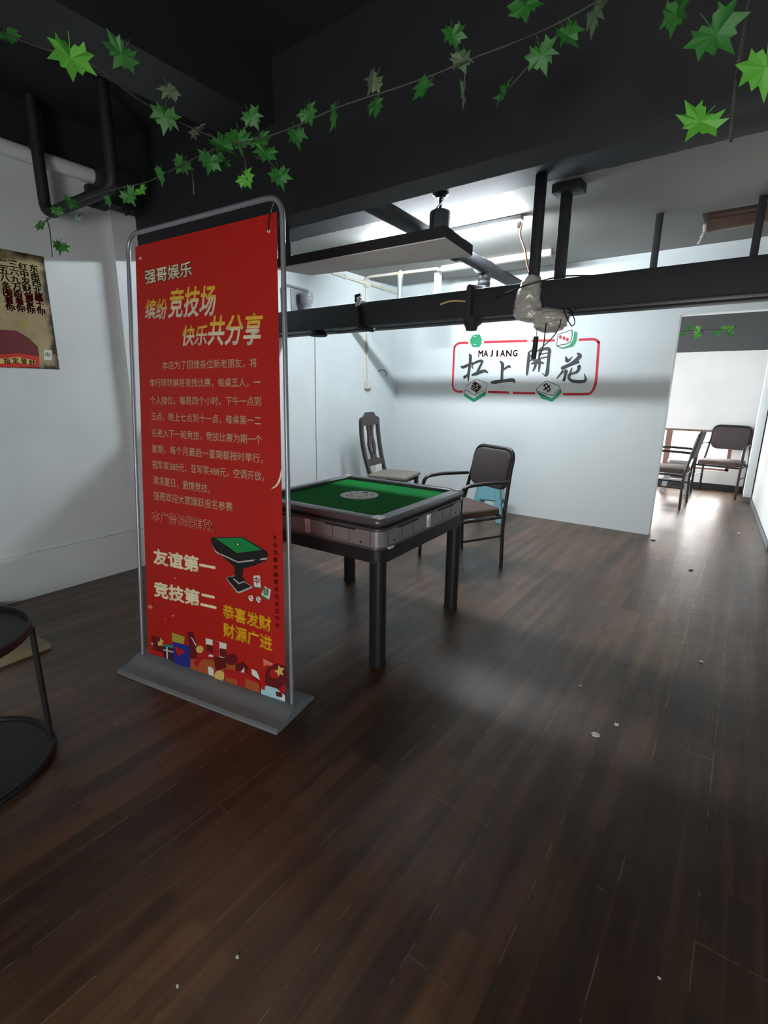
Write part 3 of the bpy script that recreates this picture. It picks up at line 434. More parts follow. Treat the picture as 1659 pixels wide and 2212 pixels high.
struct('wall_front', MB().box(XL - 0.2, -0.05, -3.2, -3.05, 0, ZN).box(1.45, 2.0, -3.2, -3.05, 0, ZN).box(-0.05, 1.45, -3.2, -3.05, 1.55, ZN), 'wall')  # out of view; low doorway sized to let in the front fill
# far room
wr = MB().prism([(0.325, YB + 0.13, 0), (0.190, 7.85, 0), (0.190, 8.44, 0), (0.6, 8.44, 0), (0.6, YB + 0.13, 0)], (0, 0, 2.6))
struct('wall_corridor', wr, 'wall')
struct('trim_3', MB().box(0.105, 0.1895, 7.62, 8.30, 0.05, 2.5, 0.01), 'wall')
WZ0, WZ1 = 0.27, 0.83
fw = MB().box(-3.4, 0.3, 8.30, 8.44, WZ1, 2.6).box(-3.4, 0.3, 8.30, 8.44, 0, WZ0).box(-0.10, 0.3, 8.30, 8.44, WZ0, WZ1).box(-3.4, -2.5, 8.30, 8.44, WZ0, WZ1)
struct('wall_far', fw, 'wall_far')
struct('wall_side', MB().box(-3.2, -3.1, YB + 0.13, 6.1, 0, 2.6).box(-3.2, -3.1, 7.7, 8.44, 0, 2.6).box(-3.2, -3.1, 6.1, 7.7, 0, 0.5).box(-3.2, -3.1, 6.1, 7.7, 2.1, 2.6), 'wall')
struct('ceiling_far', MB().box(-3.4, 0.6, YB + 0.13, 8.44, 2.5, 2.6), 'black_paint')
struct('baseboard_far', MB().box(-3.1, 0.104, 8.285, 8.2999, 0, 0.085), 'black_paint')
struct('baseboard_corridor', MB().prism([(0.312, YB + 0.14, 0), (0.1885, 7.60, 0), (0.2005, 7.60, 0), (0.324, YB + 0.14, 0)], (0, 0, 0.05)).box(0.09, 0.1895, 7.60, 7.62, 0, 0.06), 'dust_grey')
wn = struct('window_1', MB().box(-2.5, -0.10, 8.33, 8.39, WZ1 - 0.03, WZ1).box(-2.5, -0.10, 8.33, 8.39, WZ0, WZ0 + 0.03)
            .box(-2.5, -2.46, 8.33, 8.39, WZ0, WZ1).box(-0.145, -0.10, 8.33, 8.39, WZ0, WZ1).box(-0.92, -0.84, 8.32, 8.40, WZ0, WZ1).box(-1.7, -1.63, 8.32, 8.40, WZ0, WZ1), 'window_frame')
MB().box(-2.47, -0.14, 8.357, 8.363, WZ0 + 0.02, WZ1 - 0.02).build('pane', 'glass', wn)

# ------------------------------------------------------------------ long overhead things
o = empty('ventilation_duct', (-1.6, 3.07, 1.784), 0, 'long black rectangular duct crossing the room below the ceiling', 'duct')
P0 = (-1.6, 3.07, 1.784)
MB().box(XL + 0.002, 1.545, 3.0, 3.134, 1.784, 1.948, 0.010, 2).build('duct_body', 'duct', o, at=P0)
for x, e, rr_ in ((-2.405, 0.02, 0.014), (-1.518, 0.0, 0.024)):
    pts = [(x - e, 2.995, 1.955), (x - e * 0.4, 2.988, 1.90), (x, 2.986, 1.83), (x + e * 0.4, 2.99, 1.778), (x + e, 3.07, 1.770), (x + e, 3.14, 1.775), (x, 3.142, 1.87), (x - e, 3.14, 1.955), (x - e, 3.07, 1.962)]
    MB().tube(smooth_path(pts + [pts[0]], 4)[:-1], rr_, 8, closed=True).build('band', 'duct', o, at=P0)
MB().tube([(-2.440, 3.000, 1.956), (-2.427, 2.982, 1.991), (-2.385, 2.986, 1.995)], 0.012, 8).tube([(-2.422, 2.986, 1.922), (-2.385, 2.982, 1.981)], 0.014, 8, mi=1).build('tie', ['cable', 'white'], o, at=P0)
s = MB().lathe([(0.0, 1.744), (0.065, 1.744), (0.074, 1.752), (0.05, 1.786), (0.0, 1.786)], (-2.89, 3.07), 20)
s.build('foot', 'duct', o, at=P0)
MB().tube([(-1.515, 3.03, 1.786), (-1.515, 3.03, 1.755), (-1.515, 3.03, 1.725), (-1.515, 3.03, 1.705)], [0.064, 0.055, 0.039, 0.033], 12).build('drain_stub', 'duct', o, at=P0)
o = empty('cable_tray', (-1.6, 3.29, 1.79), 0, 'slim black tray running close behind the long black duct', 'tray')
MB().box(XL + 0.002, 1.545, 3.235, 3.35, 1.79, 1.83, 0.004).build('tray_body', 'duct', o, at=(-1.6, 3.29, 1.79))
s = MB()
for x in (-3.3, -2.2, -0.3, 1.0): s.box(x - 0.015, x + 0.015, 3.133, 3.236, 1.80, 1.812)
s.build('bracket', 'duct', o, at=(-1.6, 3.29, 1.79))
o = empty('return_pipe', (-1.6, 4.15, 2.09), 0, 'thin dark pipe running hidden behind the long black duct', 'pipe')
MB().tube([(XL + 0.002, 4.15, 2.09), (1.54, 4.15, 2.09)], 0.03, 16).build('pipe_body', 'duct', o, at=(-1.6, 4.15, 2.09))
MB().tube([(-0.98, 4.15, 2.09), (-0.93, 4.15, 2.09)], 0.038, 16).build('coupling', 'duct', o, at=(-1.6, 4.15, 2.09))

PP0 = (-1.8, 2.33, 2.01)
o = empty('suspended_panel', PP0, 0, 'hanging flat panel with pale underside and black edges', 'panel')
c8 = [(-2.36, 2.14, 2.012), (-1.237, 2.17, 2.012), (-1.277, 2.525, 2.012), (-2.40, 2.495, 2.045)]
vs = c8 + [(x, y, z + 0.048) for x, y, z in c8]
MB().add(vs, [[4, 5, 6, 7], [0, 1, 5, 4], [1, 2, 6, 5], [2, 3, 7, 6], [3, 0, 4, 7], [3, 2, 1, 0]]).build('tray', 'black_paint', o, at=PP0)
def lerp(a, b, t): return tuple(a[i] + (b[i] - a[i]) * t for i in range(3))
def inset(t, u):
    return lerp(lerp(c8[0], c8[1], t), lerp(c8[3], c8[2], t), u)
q = [inset(0.003, 0.006), inset(0.997, 0.006), inset(0.997, 0.985), inset(0.003, 0.985)]
MB().prism([(x, y, z - 0.0004) for x, y, z in q], (0, 0, -0.005)).build('underside', 'panel_white', o, at=PP0)
MB().box(-2.32, -2.28, 2.143, 2.150, 2.055, 2.235).build('hanger_strap', 'black_paint', o, at=PP0)
MB().box(-2.26, -2.22, 2.143, 2.150, 2.055, 2.235).build('hanger_strap', 'black_paint', o, at=PP0)

o = empty('sprinkler_pipe', (-1.93, 3.4, 2.33), 0, 'black pipe running under the ceiling towards the back wall over the panel', 'pipe')
A = (-1.93, 3.4, 2.33)
MB().tube([(-1.83, 2.135, 2.325), (-1.99, YB - 0.002, 2.325)], 0.05, 16).build('pipe_body', 'black_paint', o, at=A)
s = MB().tube([(-1.917, 3.36, 2.325), (-1.919, 3.40, 2.325)], 0.06, 16).tube([(-1.925, 3.52, 2.325), (-1.927, 3.56, 2.325)], 0.06, 16)
s.build('coupling', 'black_paint', o, at=A)
zz = [2.30, 2.28, 2.26, 2.24, 2.22, 2.20, 2.18, 2.16, 2.135]; rr = [0.04, 0.052, 0.046, 0.053, 0.047, 0.054, 0.048, 0.055, 0.05]
MB().tube([(-1.945, 4.08, z) for z in zz], rr, 14).build('wrapped_branch', 'cable', o, at=A)
MB().tube([(-1.943, 3.98, 2.325), (-1.947, 4.16, 2.325)], 0.062, 16).build('tee', 'black_paint', o, at=A)
o = MB().tube(smooth_path([(-1.675, 2.90, 1.858), (-1.63, 2.915, 1.872), (-1.585, 2.945, 1.878), (-1.545, 2.999, 1.878)], 4), 0.0055, 6).build('wire_end', 'bare_wire'); tag(o, 'cream bare wire end sticking out on the black duct', 'wire')

def hanger(x, y, z0, w, label, plate=False):
    h = empty('pipe_hanger', (x, y, z0), 0, label, 'hanger', 'dark hangers above the long duct')
    MB().box(-w / 2, w / 2, -w / 2, w / 2, 0, ZF - z0, 0.003).build('post', 'black_paint', h)
    if plate: MB().box(-0.075, 0.095, -0.06, 0.06, ZF - z0 - 0.05, ZF - z0 - 0.001, 0.005).build('ceiling_plate', 'black_paint', h)
    MB().box(-w / 2 - 0.012, w / 2 + 0.012, -w / 2 - 0.012, w / 2 + 0.012, 0, 0.012).build('foot_plate', 'black_paint', h)
    return h
hanger(-1.142, 3.067, 1.948, 0.052, 'black square hanger post rising out of the grey plastic wrap')
hanger(-1.062, 3.29, 1.83, 0.056, 'black square hanger post with a wide plate at the ceiling', True)
hanger(-0.69, 4.15, 2.121, 0.042, 'thin dark hanger post alone on the grey ceiling left of the broken slot')
hanger(-0.12, 4.15, 2.121, 0.044, 'thin dark hanger post in front of the broken brown ceiling slot')

# wrap and loose cables on the duct
from mathutils import noise
def blob(mb, rings, n=44, jit=0.1, seed=1):
    """crumpled wrap: rings of (centre, rx, ry) blended and creased"""
    R = [Vector(c) for c, _, _ in rings]; rows = []
    for j in range(len(rings) - 1):
        for k in range(5): rows.append((j, k / 5))
    rows.append((len(rings) - 2, 1.0)); vs = []
    for j, f in rows:
        c = R[j].lerp(R[j + 1], f); rx = rings[j][1] * (1 - f) + rings[j + 1][1] * f; ry = rings[j][2] * (1 - f) + rings[j + 1][2] * f
        for k in range(n):
            a = 2 * PI * k / n; d = Vector((math.cos(a), math.sin(a), 0)); q = Vector((c.x + rx * d.x, c.y + ry * d.y, c.z))
            w1 = 1 - abs(noise.noise(q * 26 + Vector((seed, 0, 0)))) * 2; w2 = 1 - abs(noise.noise(q * 62 + Vector((0, seed, 0)))) * 2
            e = (w1 * 0.16 + w2 * 0.09) * jit * 10 * min(rx, 0.06)
            vs.append(q + d * e * 0.8 + Vector((0, 0, noise.noise(q * 40) * 0.008)))
    m = len(rows)
    fs = [[j * n + k, j * n + (k + 1) % n, (j + 1) * n + (k + 1) % n, (j + 1) * n + k] for j in range(m - 1) for k in range(n)] + [list(range(n))[::-1], [(m - 1) * n + k for k in range(n)]]
    mb.add(vs, fs)
o = empty('plastic_wrap', (-1.101, 2.936, 1.807), 0, 'crumpled grey plastic wrapped around the hanger post and duct', 'wrap')
s = MB(); blob(s, [((-1.119, 2.991, 1.972), 0.035, 0.05), ((-1.121, 2.977, 1.936), 0.05, 0.045), ((-1.124, 2.959, 1.890), 0.058, 0.05), ((-1.127, 2.954, 1.844), 0.062, 0.05), ((-1.121, 2.954, 1.798), 0.072, 0.055), ((-1.110, 2.954, 1.761), 0.085, 0.06), ((-1.101, 2.963, 1.738), 0.075, 0.06), ((-1.083, 2.972, 1.724), 0.04, 0.04)], 44, 0.12, 3)
s.build('wrap_sleeve', 'foil', o, at=(-1.101, 2.936, 1.807), sharp=80)
s = MB(); blob(s, [((-1.028, 2.972, 1.793), 0.03, 0.03), ((-1.009, 2.968, 1.775), 0.075, 0.06), ((-0.995, 2.968, 1.747), 0.095, 0.07), ((-0.986, 2.968, 1.720), 0.095, 0.07), ((-0.986, 2.968, 1.692), 0.08, 0.06), ((-0.991, 2.968, 1.669), 0.05, 0.045), ((-0.991, 2.968, 1.660), 0.015, 0.015)], 44, 0.16, 9)
s.build('wrap_bag', 'foil', o, at=(-1.101, 2.936, 1.807), sharp=80)
o = empty('hanging_cables', (-1.009, 2.936, 1.761), 0, 'black cables dangling below the plastic wrap with a dark foam tube', 'cable')
Q = (-1.009, 2.936, 1.761)
MB().tube([(-1.053, 2.936, 1.637), (-1.055, 2.936, 1.578), (-1.059, 2.936, 1.513)], 0.0145, 12).build('foam_tube', 'cable', o, at=Q)
MB().tube([(-1.051, 2.936, 1.724), (-1.052, 2.936, 1.633)], 0.002, 5).build('wire', 'cable', o, at=Q)
MB().tube(smooth_path([(-0.986, 2.899, 1.766), (-0.989, 2.894, 1.669), (-0.993, 2.899, 1.591), (-1.009, 2.908, 1.541), (-1.023, 2.917, 1.513)]), 0.0035, 6).build('wire', 'cable', o, at=Q)
MB().tube(smooth_path([(-0.922, 2.936, 1.761), (-0.913, 2.908, 1.697), (-0.936, 2.899, 1.637), (-0.991, 2.899, 1.582), (-1.037, 2.908, 1.550)]), 0.003, 6).build('wire', 'cable', o, at=Q)
MB().tube(smooth_path([(-0.913, 2.936, 1.775), (-0.876, 2.908, 1.715), (-0.849, 2.908, 1.680), (-0.835, 2.908, 1.697), (-0.853, 2.917, 1.738), (-0.894, 2.936, 1.784)]), 0.003, 6).build('wire', 'cable', o, at=Q)
MB().tube(smooth_path([(-0.876, 2.936, 1.770), (-0.849, 2.917, 1.747), (-0.839, 2.917, 1.766), (-0.853, 2.927, 1.780)]), 0.003, 6).build('wire', 'cable', o, at=Q)
o = MB().tube(smooth_path([(-1.339, 2.986, 1.876), (-1.239, 2.936, 1.894), (-1.138, 2.904, 1.910), (-1.028, 2.936, 1.936), (-0.945, 2.986, 1.954), (-0.826, 3.055, 1.956), (-0.734, 3.138, 1.955)]), 0.004, 6).build('loose_cable', 'cable'); tag(o, 'thin black cable laid across the plastic wrap and over the duct top', 'cable')
o = MB().tube(smooth_path([(-2.688, 2.982, 1.775), (-2.615, 2.977, 1.752), (-2.532, 2.977, 1.747), (-2.459, 2.977, 1.757), (-2.404, 2.982, 1.775)]), 0.0035, 6).build('sagging_cable', 'cable'); tag(o, 'thin black cable sagging under the left end of the long duct', 'cable')
o = MB().tube(smooth_path([(-1.46, 3.62, 2.46), (-1.40, 3.45, 2.34), (-1.29, 3.28, 2.19), (-1.23, 3.17, 2.09), (-1.172, 3.09, 2.0)]), 0.0055, 7).build('lamp_cable', 'orange'); tag(o, 'orange cable running down from the lit tube lamp', 'cable')

# lit tube lamp on the ceiling
o = empty('tube_lamp', (-1.74, 3.64, ZF), 0, 'lit white tube lamp under the grey ceiling', 'lamp')
MB().box(-0.97, 0.27, -0.028, 0.028, -0.03, -0.001, 0.004).build('housing', 'stool_white', o)
MB().tube([(-0.935, 0, -0.062), (0.235, 0, -0.062)], 0.023, 16).build('tube', 'tube', o)
MB().tube([(-0.962, 0, -0.055), (-0.936, 0, -0.062)], 0.021, 14).build('end_cap', 'stool_white', o)
MB().tube([(0.236, 0, -0.062), (0.262, 0, -0.055)], 0.021, 14).build('end_cap', 'stool_white', o)
# unlit batten and conduits further back
o = empty('tube_lamp', (-2.1, 4.6, ZF), 0, 'unlit cream batten lamp at the back of the ceiling', 'lamp')
MB().box(-0.55, 0.53, -0.03, 0.03, -0.055, -0.001, 0.008).build('housing', 'pvc', o)
MB().tube([(0.53, 0, -0.03), (0.56, 0, -0.03), (0.575, 0, -0.06), (0.56, 0.0, -0.1)], 0.006, 8).build('flex', 'cable', o)
MB().tube([(-0.6, 0, -0.025), (-0.55, 0, -0.028)], 0.016, 10).build('coupling', 'pvc', o)
o = empty('conduit', (-3.56, 4.5, 2.46), 0, 'ivory conduit with round junction box in the left corner under the ceiling', 'conduit')
P0 = (-3.56, 4.5, 2.46)
MB().tube(arc((-3.56, 4.53, 2.44), (-3.56, 4.53, 2.51), (-3.48, 4.53, 2.508)) + [(-2.7, 4.6, 2.505)], 0.014, 8).build('ceiling_run', 'pvc', o, at=P0)
MB().tube([(-3.565, 4.0, 2.46), (-3.565, YB - 0.01, 2.447)], 0.014, 8).build('wall_run', 'pvc', o, at=P0)
MB().tube([(-3.5795, 4.56, 2.452), (-3.535, 4.56, 2.452)], 0.042, 20).build('junction_box', 'pvc', o, at=P0)
MB().tube([(-3.568, 4.565, 2.42), (-3.568, 4.585, 1.44)], 0.012, 8).build('drop', 'pvc', o, at=P0)
s = MB()
for y in (4.2, 4.85): s.box(-3.5795, -3.546, y - 0.012, y + 0.012, 2.438, 2.478)
s.build('clip', 'pvc', o, at=P0)
o = empty('wall_socket', (XL, 4.58, 1.385), 0, 'small white wall box at the foot of the conduit drop', 'socket')
MB().box(0.0005, 0.042, -0.045, 0.045, -0.045, 0.045, 0.004).build('box_body', 'pvc', o)
MB().box(0.042, 0.05, -0.036, 0.036, -0.034, 0.034, 0.003).build('cover', 'pvc', o)
o = empty('wall_conduit', (XL, 3.74, 0.42), 0, 'thin pale conduit running straight down the left wall', 'conduit')
MB().tube([(0.009, 0.015, 1.60), (0.009, 0, 0.8), (0.009, -0.01, -0.15)], 0.008, 8).build('tube', 'panel_white', o)
MB().box(0.0005, 0.02, -0.018, 0.018, 0.45, 0.468).build('clip', 'panel_white', o)
o = MB().tube(smooth_path([(XL + 0.003, 4.80, 1.545), (XL + 0.03, 4.85, 1.56), (XL + 0.04, 4.905, 1.535), (XL + 0.03, 4.92, 1.50), (XL + 0.03, 4.91, 1.49)]), 0.005, 6).build('wire_stub', 'cable'); tag(o, 'short black wire sticking out of the back left wall', 'wire')
o = empty('siren', (XL, 3.53, 2.13), 0, 'white round siren on a square wall plate beside bent conduit', 'siren')
MB().box(0.0005, 0.012, -0.09, 0.13, -0.09, 0.10, 0.003).build('wall_plate', 'stool_white', o)
s = MB().tube([(0.012, 0.03, -0.0), (0.05, 0.03, 0.0)], 0.02, 12)
s.lathe([(0.0, 0.075), (0.045, 0.075), (0.06, 0.065), (0.062, 0.035), (0.058, 0.03), (0.06, 0.02), (0.06, -0.005), (0.045, -0.03), (0.04, -0.05), (0.06, -0.09), (0.0, -0.09)], (0.085, 0.035), 24)
s.build('horn', 'stool_white', o)
MB().tube([(0.012, -0.20, -0.11)] + arc((0.012, -0.20, 0.06), (0.012, -0.20, 0.115), (0.012, -0.14, 0.12)) + arc((0.012, 0.10, 0.115), (0.012, 0.135, 0.115), (0.012, 0.135, 0.08)) + [(0.012, 0.135, -0.09)], 0.011, 8).build('conduit_loop', 'stool_white', o)
o = empty('stub_pipe', (-2.98, 4.35, 2.06), 0, 'grey vertical pipe stub with torn cream top behind the duct', 'pipe')
MB().tube([(0, 0, 0.0), (0, 0, 0.345)], 0.026, 14).tube([(0, 0, 0.315), (0, 0, 0.345)], 0.031, 14).build('pipe_body', 'grey_pvc', o)
MB().tube([(0, 0, 0.345), (0.004, 0, 0.38), (0.006, 0, 0.405), (0.004, 0, 0.415)], [0.022, 0.028, 0.022, 0.006], 10).build('torn_top', 'bare_wire', o)
o = empty('batten_post', (-2.78, 4.75, 1.99), 0, 'pale square post between duct and ceiling near the unlit batten', 'post')
MB().box(-0.028, 0.028, -0.028, 0.028, 0, ZF - 1.99).build('post_body', 'panel_white', o)
MB().box(-0.034, 0.034, -0.034, 0.034, ZF - 2.003, ZF - 1.991).build('top_plate', 'panel_white', o)
# grey can pendant above the panel
o = empty('pendant_lamp', (-1.745, 2.98, 2.27), 0, 'dusty grey can pendant hanging beside the lit tube', 'lamp')
MB().lathe([(0.0, 0.155), (0.04, 0.155), (0.062, 0.145), (0.066, 0.13), (0.066, 0.05), (0.07, 0.04), (0.088, 0.02), (0.09, 0.0), (0.08, 0.0), (0.0, 0.06)], (0, 0), 28).build('can', 'dust_grey', o)
MB().lathe([(0.0, ZF - 2.27 - 0.03), (0.028, ZF - 2.27 - 0.03), (0.05, ZF - 2.27 - 0.012), (0.05, ZF - 2.271), (0.0, ZF - 2.271)], (0, 0), 20).build('ceiling_rose', 'cable', o)
MB().tube([(0, 0, 0.15), (0, 0, ZF - 2.30)], 0.009, 8).tube(smooth_path([(0.012, 0, ZF - 2.30), (0.02, -0.01, 0.2), (-0.002, -0.075, 0.12), (-0.012, -0.072, 0.03)]), 0.0035, 6).build('rod', 'cable', o)

struct('trim_5', MB().box(-2.45, -2.14, -3.0, 1.984, 2.62, ZN), 'black_paint')
# black pipework in the near left bay
o = empty('drain_pipe', (-3.45, 1.41, 2.31), 0, 'black pipe bending off the left wall wound with ivy', 'pipe')
P0 = (-3.45, 1.41, 2.31)
MB().tube([(-3.45, 1.41, 2.88), (-3.45, 1.41, 2.40)] + arc((-3.45, 1.41, 2.36), (-3.45, 1.41, 2.30), (-3.39, 1.43, 2.305)) + arc((-3.04, 1.556, 2.378), (-2.98, 1.575, 2.39), (-2.98, 1.575, 2.45)) + [(-2.98, 1.575, 2.898)], 0.031, 14).build('pipe_body', 'black_paint', o, at=P0)
MB().tube([(-3.45, 1.41, 2.62), (-3.45, 1.41, 2.66)], 0.037, 14).build('coupling', 'black_paint', o, at=P0)
MB().lathe([(0.0, 2.88), (0.06, 2.88), (0.06, 2.899), (0.0, 2.899)], (-2.98, 1.575), 20).build('ceiling_flange', 'black_paint', o, at=P0)
o = tag(MB().box(XL + 0.001, -3.5205, 1.70, 1.8195, 2.44, 2.56, 0.006).box(-3.5195, -3.40, 1.74, 1.984, 2.44, 2.66, 0.006).tube([(-3.43, 1.87, 2.44), (-3.43, 1.89, 2.415)], 0.02, 8).build('pipe_bracket', 'black_paint'), 'black bracket block on the left pilaster below the ivy', 'bracket')
o = tag(MB().tube([(XL + 0.045, -1.0, 2.61), (XL + 0.045, 1.74, 2.61)], 0.042, 16).build('pale_pipe', 'wall'), 'pale thick pipe along the top of the left wall', 'pipe')
o = tag(MB().box(XL + 0.0005, XL + 0.016, -1.5, 1.8195, 0.27, 0.298).box(XL + 0.016, -3.507, 1.805, 1.8195, 0.27, 0.298).box(-3.5195, -3.507, 1.8195, 2.25, 0.27, 0.298).build('cable_trunking', 'wall'), 'flat white trunking low along the left wall and pilaster', 'trunking')
# torn plaster by the broken slot
o = MB(); rnd = random.Random(5)
pts = [(-0.455, 4.55, 2.515), (-0.452, 4.57, 2.48), (-0.462, 4.58, 2.45), (-0.47, 4.585, 2.42), (-0.485, 4.59, 2.395)]
o.tube(smooth_path(pts, 4), [0.006 + 0.008 * rnd.random() for _ in range(17)], 7)
tag(o.build('plaster_strip', 'plaster'), 'torn white plaster strip dangling from the broken ceiling slot', 'plaster')

# ------------------------------------------------------------------ painted logo on the back wall
lg = empty('wall_logo', (-2.0, YB, 1.57), 0, 'painted red framed sign with tiles and black brush characters', 'sign')
LP = Vector((-2.0, YB, 1.57))
def LW(d): return lambda x, z: (x - LP.x, -d, z - LP.z)
s = MB()
for f in FRAME: ribbon(s, f, LW(0.0020))
s.build('frame_line', 'logo_red', lg)
for k, strokes in CHARS.items():
    s = MB()
    for i, st in enumerate(strokes): ribbon(s, [(a, b, w * 1.22) for a, b, w in st], LW(0.0032 + 0.00006 * i))
    s.build('brush_character', 'brush_ink', lg)
s = MB()
for i, ch in enumerate('MAJIANG'):
    k = (388, 438, 493, 547, 598, 655, 713)[i]; k = (k - 365) / 370
    c_ = (MAJ[0][0] + (MAJ[1][0] - MAJ[0][0]) * k, MAJ[0][1] + (MAJ[1][1] - MAJ[0][1]) * k)
    sz_ = MAJ[2] * {'M': 1.05, 'I': 0.95}.get(ch, 0.98); glyph_at(s, ch, c_, sz_ * {'M': 0.85, 'A': 0.85, 'G': 0.85, 'J': 1.5, 'I': 1.3}.get(ch, 1.0), sz_, LW(0.003), 0, 0.026)
s.build('small_lettering', 'logo_red', lg)
LM = ['green', 'logo_red', 'white', 'dark_green_line', 'wall']
for k, t in TILES.items():
    s = MB(); lt = 0.0042
    for c, p in t['poly']: s.face([LW(lt)(x, z) for x, z in p], 1 if c == 'red' else 0); lt += 0.0001
    for c, st in t['lines']: ribbon(s, st, LW(lt), {'green': 3, 'white': 2}[c], smooth=False); lt += 0.00006
    if 'ch' in t: glyph_at(s, t['ch'][0], t['ch'][1], t['ch'][2], t['ch'][2] * 0.8, LW(lt), t['ch'][4], 0.02, 1)
    s.build('painted_tile', LM, lg)

# ------------------------------------------------------------------ poster on the left wall
y1, zt, zb = 1.4135, 2.091, 1.438
ps = empty('poster', (XL, 1.15, zb), 0, 'brown parchment poster with vertical black and red writing', 'poster')
PP = Vector((XL, 1.15, zb))
def PW(d): return lambda y, z: (d, y - PP.y, z - PP.z)
MB().box(0.0006, 0.003, 0.86 - 1.15, y1 - 1.15, 0, zt - zb).build('paper', 'parchment', ps)
for t, a, b, c in PCOLS:
    s = MB(); n = len(t)
    for i, ch in enumerate(t):
        k = i / (n - 1)
        q = (a[0] + (b[0] - a[0]) * k, a[1] + (b[1] - a[1]) * k)
        if c == 'crimson': glyph_at(s, ch, q, 0.052, 0.047, PW(0.0040), 0, 0.06, 1)
        glyph_at(s, ch, q, 0.047, 0.042, PW(0.0045), 0, 0.018 if c == 'ink' else 0.028)
    s.build('lettering', [c, 'cream'], ps)
s = MB(); s.face([PW(0.0036)(*p) for p in PROBE]); s.build('red_backdrop', 'robe', ps)
s = MB(); s.face([PW(0.0040)(*p) for p in PRIBBON[0]]); s.face([PW(0.0044)(*p) for p in PRIBBON[1]], 1)
for ch, p in PCH: glyph_at(s, ch, p, 0.032, 0.034, PW(0.0048), 0, 0.02, 2)
s.build('ribbon', ['crimson', 'gold', 'ink'], ps)
s = MB(); s.face([PW(0.004)(*[p[0] + 0.002, p[1] - 0.003]) for p in PZHONG[0]], 1); s.face([PW(0.0044)(*p) for p in PZHONG[0]])
glyph_at(s, '中', PZHONG[1], 0.03, 0.034, PW(0.0048), 0, 0.01, 2); s.build('printed_tile', ['white', 'green', 'ink'], ps)
s = MB(); cpt = PCOIN
for r, mi, d in ((0.021, 0, 0.0040), (0.015, 1, 0.0043), (0.009, 0, 0.0046)):
    s.face([PW(d)(cpt[0] + r * 0.85 * math.cos(k * PI / 10), cpt[1] + r * math.sin(k * PI / 10)) for k in range(20)], mi)
s.build('printed_coin', ['olive', 'carton_pale'], ps)

# ------------------------------------------------------------------ banner stand
B0 = Vector((-2.253, 1.081, 0.035)); B1 = Vector((-1.371, 1.247, 0.035))
T0 = B0 + Vector((-0.054, 0.177, 1.941)); T1 = B1 + Vector((-0.043, 0.088, 1.948))
BN = (B1 - B0).cross(T0 - B0).normalized()
BASE = Vector((-1.81, 1.164, 0.0))
def BPt(u, v, off=0.0):
    return (1 - u) * (1 - v) * B0 + u * (1 - v) * B1 + (1 - u) * v * T0 + u * v * T1 + BN * off - BASE
ban = empty('banner_stand', BASE, 0, 'tall red event banner in a grey tube frame on a plastic base', 'banner')
ax = (B1 - B0).normalized(); back = Vector((-ax.y, ax.x, 0)).normalized()
FL = Vector((-2.259, 0.951, 0)); FRt = Vector((-1.318, 1.112, 0))
prof = [(0, 0), (0, 0.010), (0.012, 0.017), (0.05, 0.019), (0.075, 0.024), (0.10, 0.038), (0.125, 0.046), (0.165, 0.046), (0.19, 0.036), (0.225, 0.018), (0.262, 0.014), (0.268, 0.008), (0.268, 0)]
s = MB().prism([FL + back * a + Vector((0, 0, z)) - BASE for a, z in prof], FRt - FL)
s.build('base', 'base_grey', ban, sharp=25)
R_ = 0.075
up0 = (T0 - B0).normalized(); up1 = (T1 - B1).normalized(); axt = (T1 - T0).normalized()
path = [B0 - BASE, B0 + up0 * 0.9 - BASE] + arc(T0 - up0 * R_ - BASE, T0 - BASE, T0 + axt * R_ - BASE, 8) + arc(T1 - axt * R_ - BASE, T1 - BASE, T1 - up1 * R_ - BASE, 8) + [B1 + up1 * 0.9 - BASE, B1 - BASE]
MB().tube(path, 0.0092, 14).build('frame_tube', 'frame_grey', ban)
s = MB()
for b_, u_ in ((B0, up0), (B1, up1)):
    for h in (0.95,): s.tube([b_ + u_ * h - BASE, b_ + u_ * (h + 0.012) - BASE], 0.0104, 14)
s.build('tube_joint', 'frame_grey', ban)
nu, nv = 8, 24
def sheet_uv(a, b):
    (u0, v0), (u1, v1), (u2, v2), (u3, v3) = SHEET
    return ((1 - a) * (1 - b) * u0 + a * (1 - b) * u1 + a * b * u2 + (1 - a) * b * u3, (1 - a) * (1 - b) * v0 + a * (1 - b) * v1 + a * b * v2 + (1 - a) * b * v3)
vs = [BPt(*sheet_uv(i / nu, j / nv), d) for d in (0.0, -0.0012) for j in range(nv + 1) for i in range(nu + 1)]
N1 = (nu + 1) * (nv + 1); fs = []
for j in range(nv):
    for i in range(nu):
        a = j * (nu + 1) + i; fs.append([a, a + 1, a + nu + 2, a + nu + 1]); fs.append([N1 + a + nu + 1, N1 + a + nu + 2, N1 + a + 1, N1 + a])
for i in range(nu):
    fs.append([i, N1 + i, N1 + i + 1, i + 1]); t_ = nv * (nu + 1) + i; fs.append([t_, t_ + 1, N1 + t_ + 1, N1 + t_])
for j in range(nv):
    a = j * (nu + 1); fs.append([a, a + nu + 1, N1 + a + nu + 1, N1 + a]); a += nu; fs.append([a, N1 + a, N1 + a + nu + 1, a + nu + 1])
sheet = MB().add(vs, fs).build('banner_sheet', 'sheet_red', ban)
def SP(d): return lambda u, v: BPt(u, v, d)
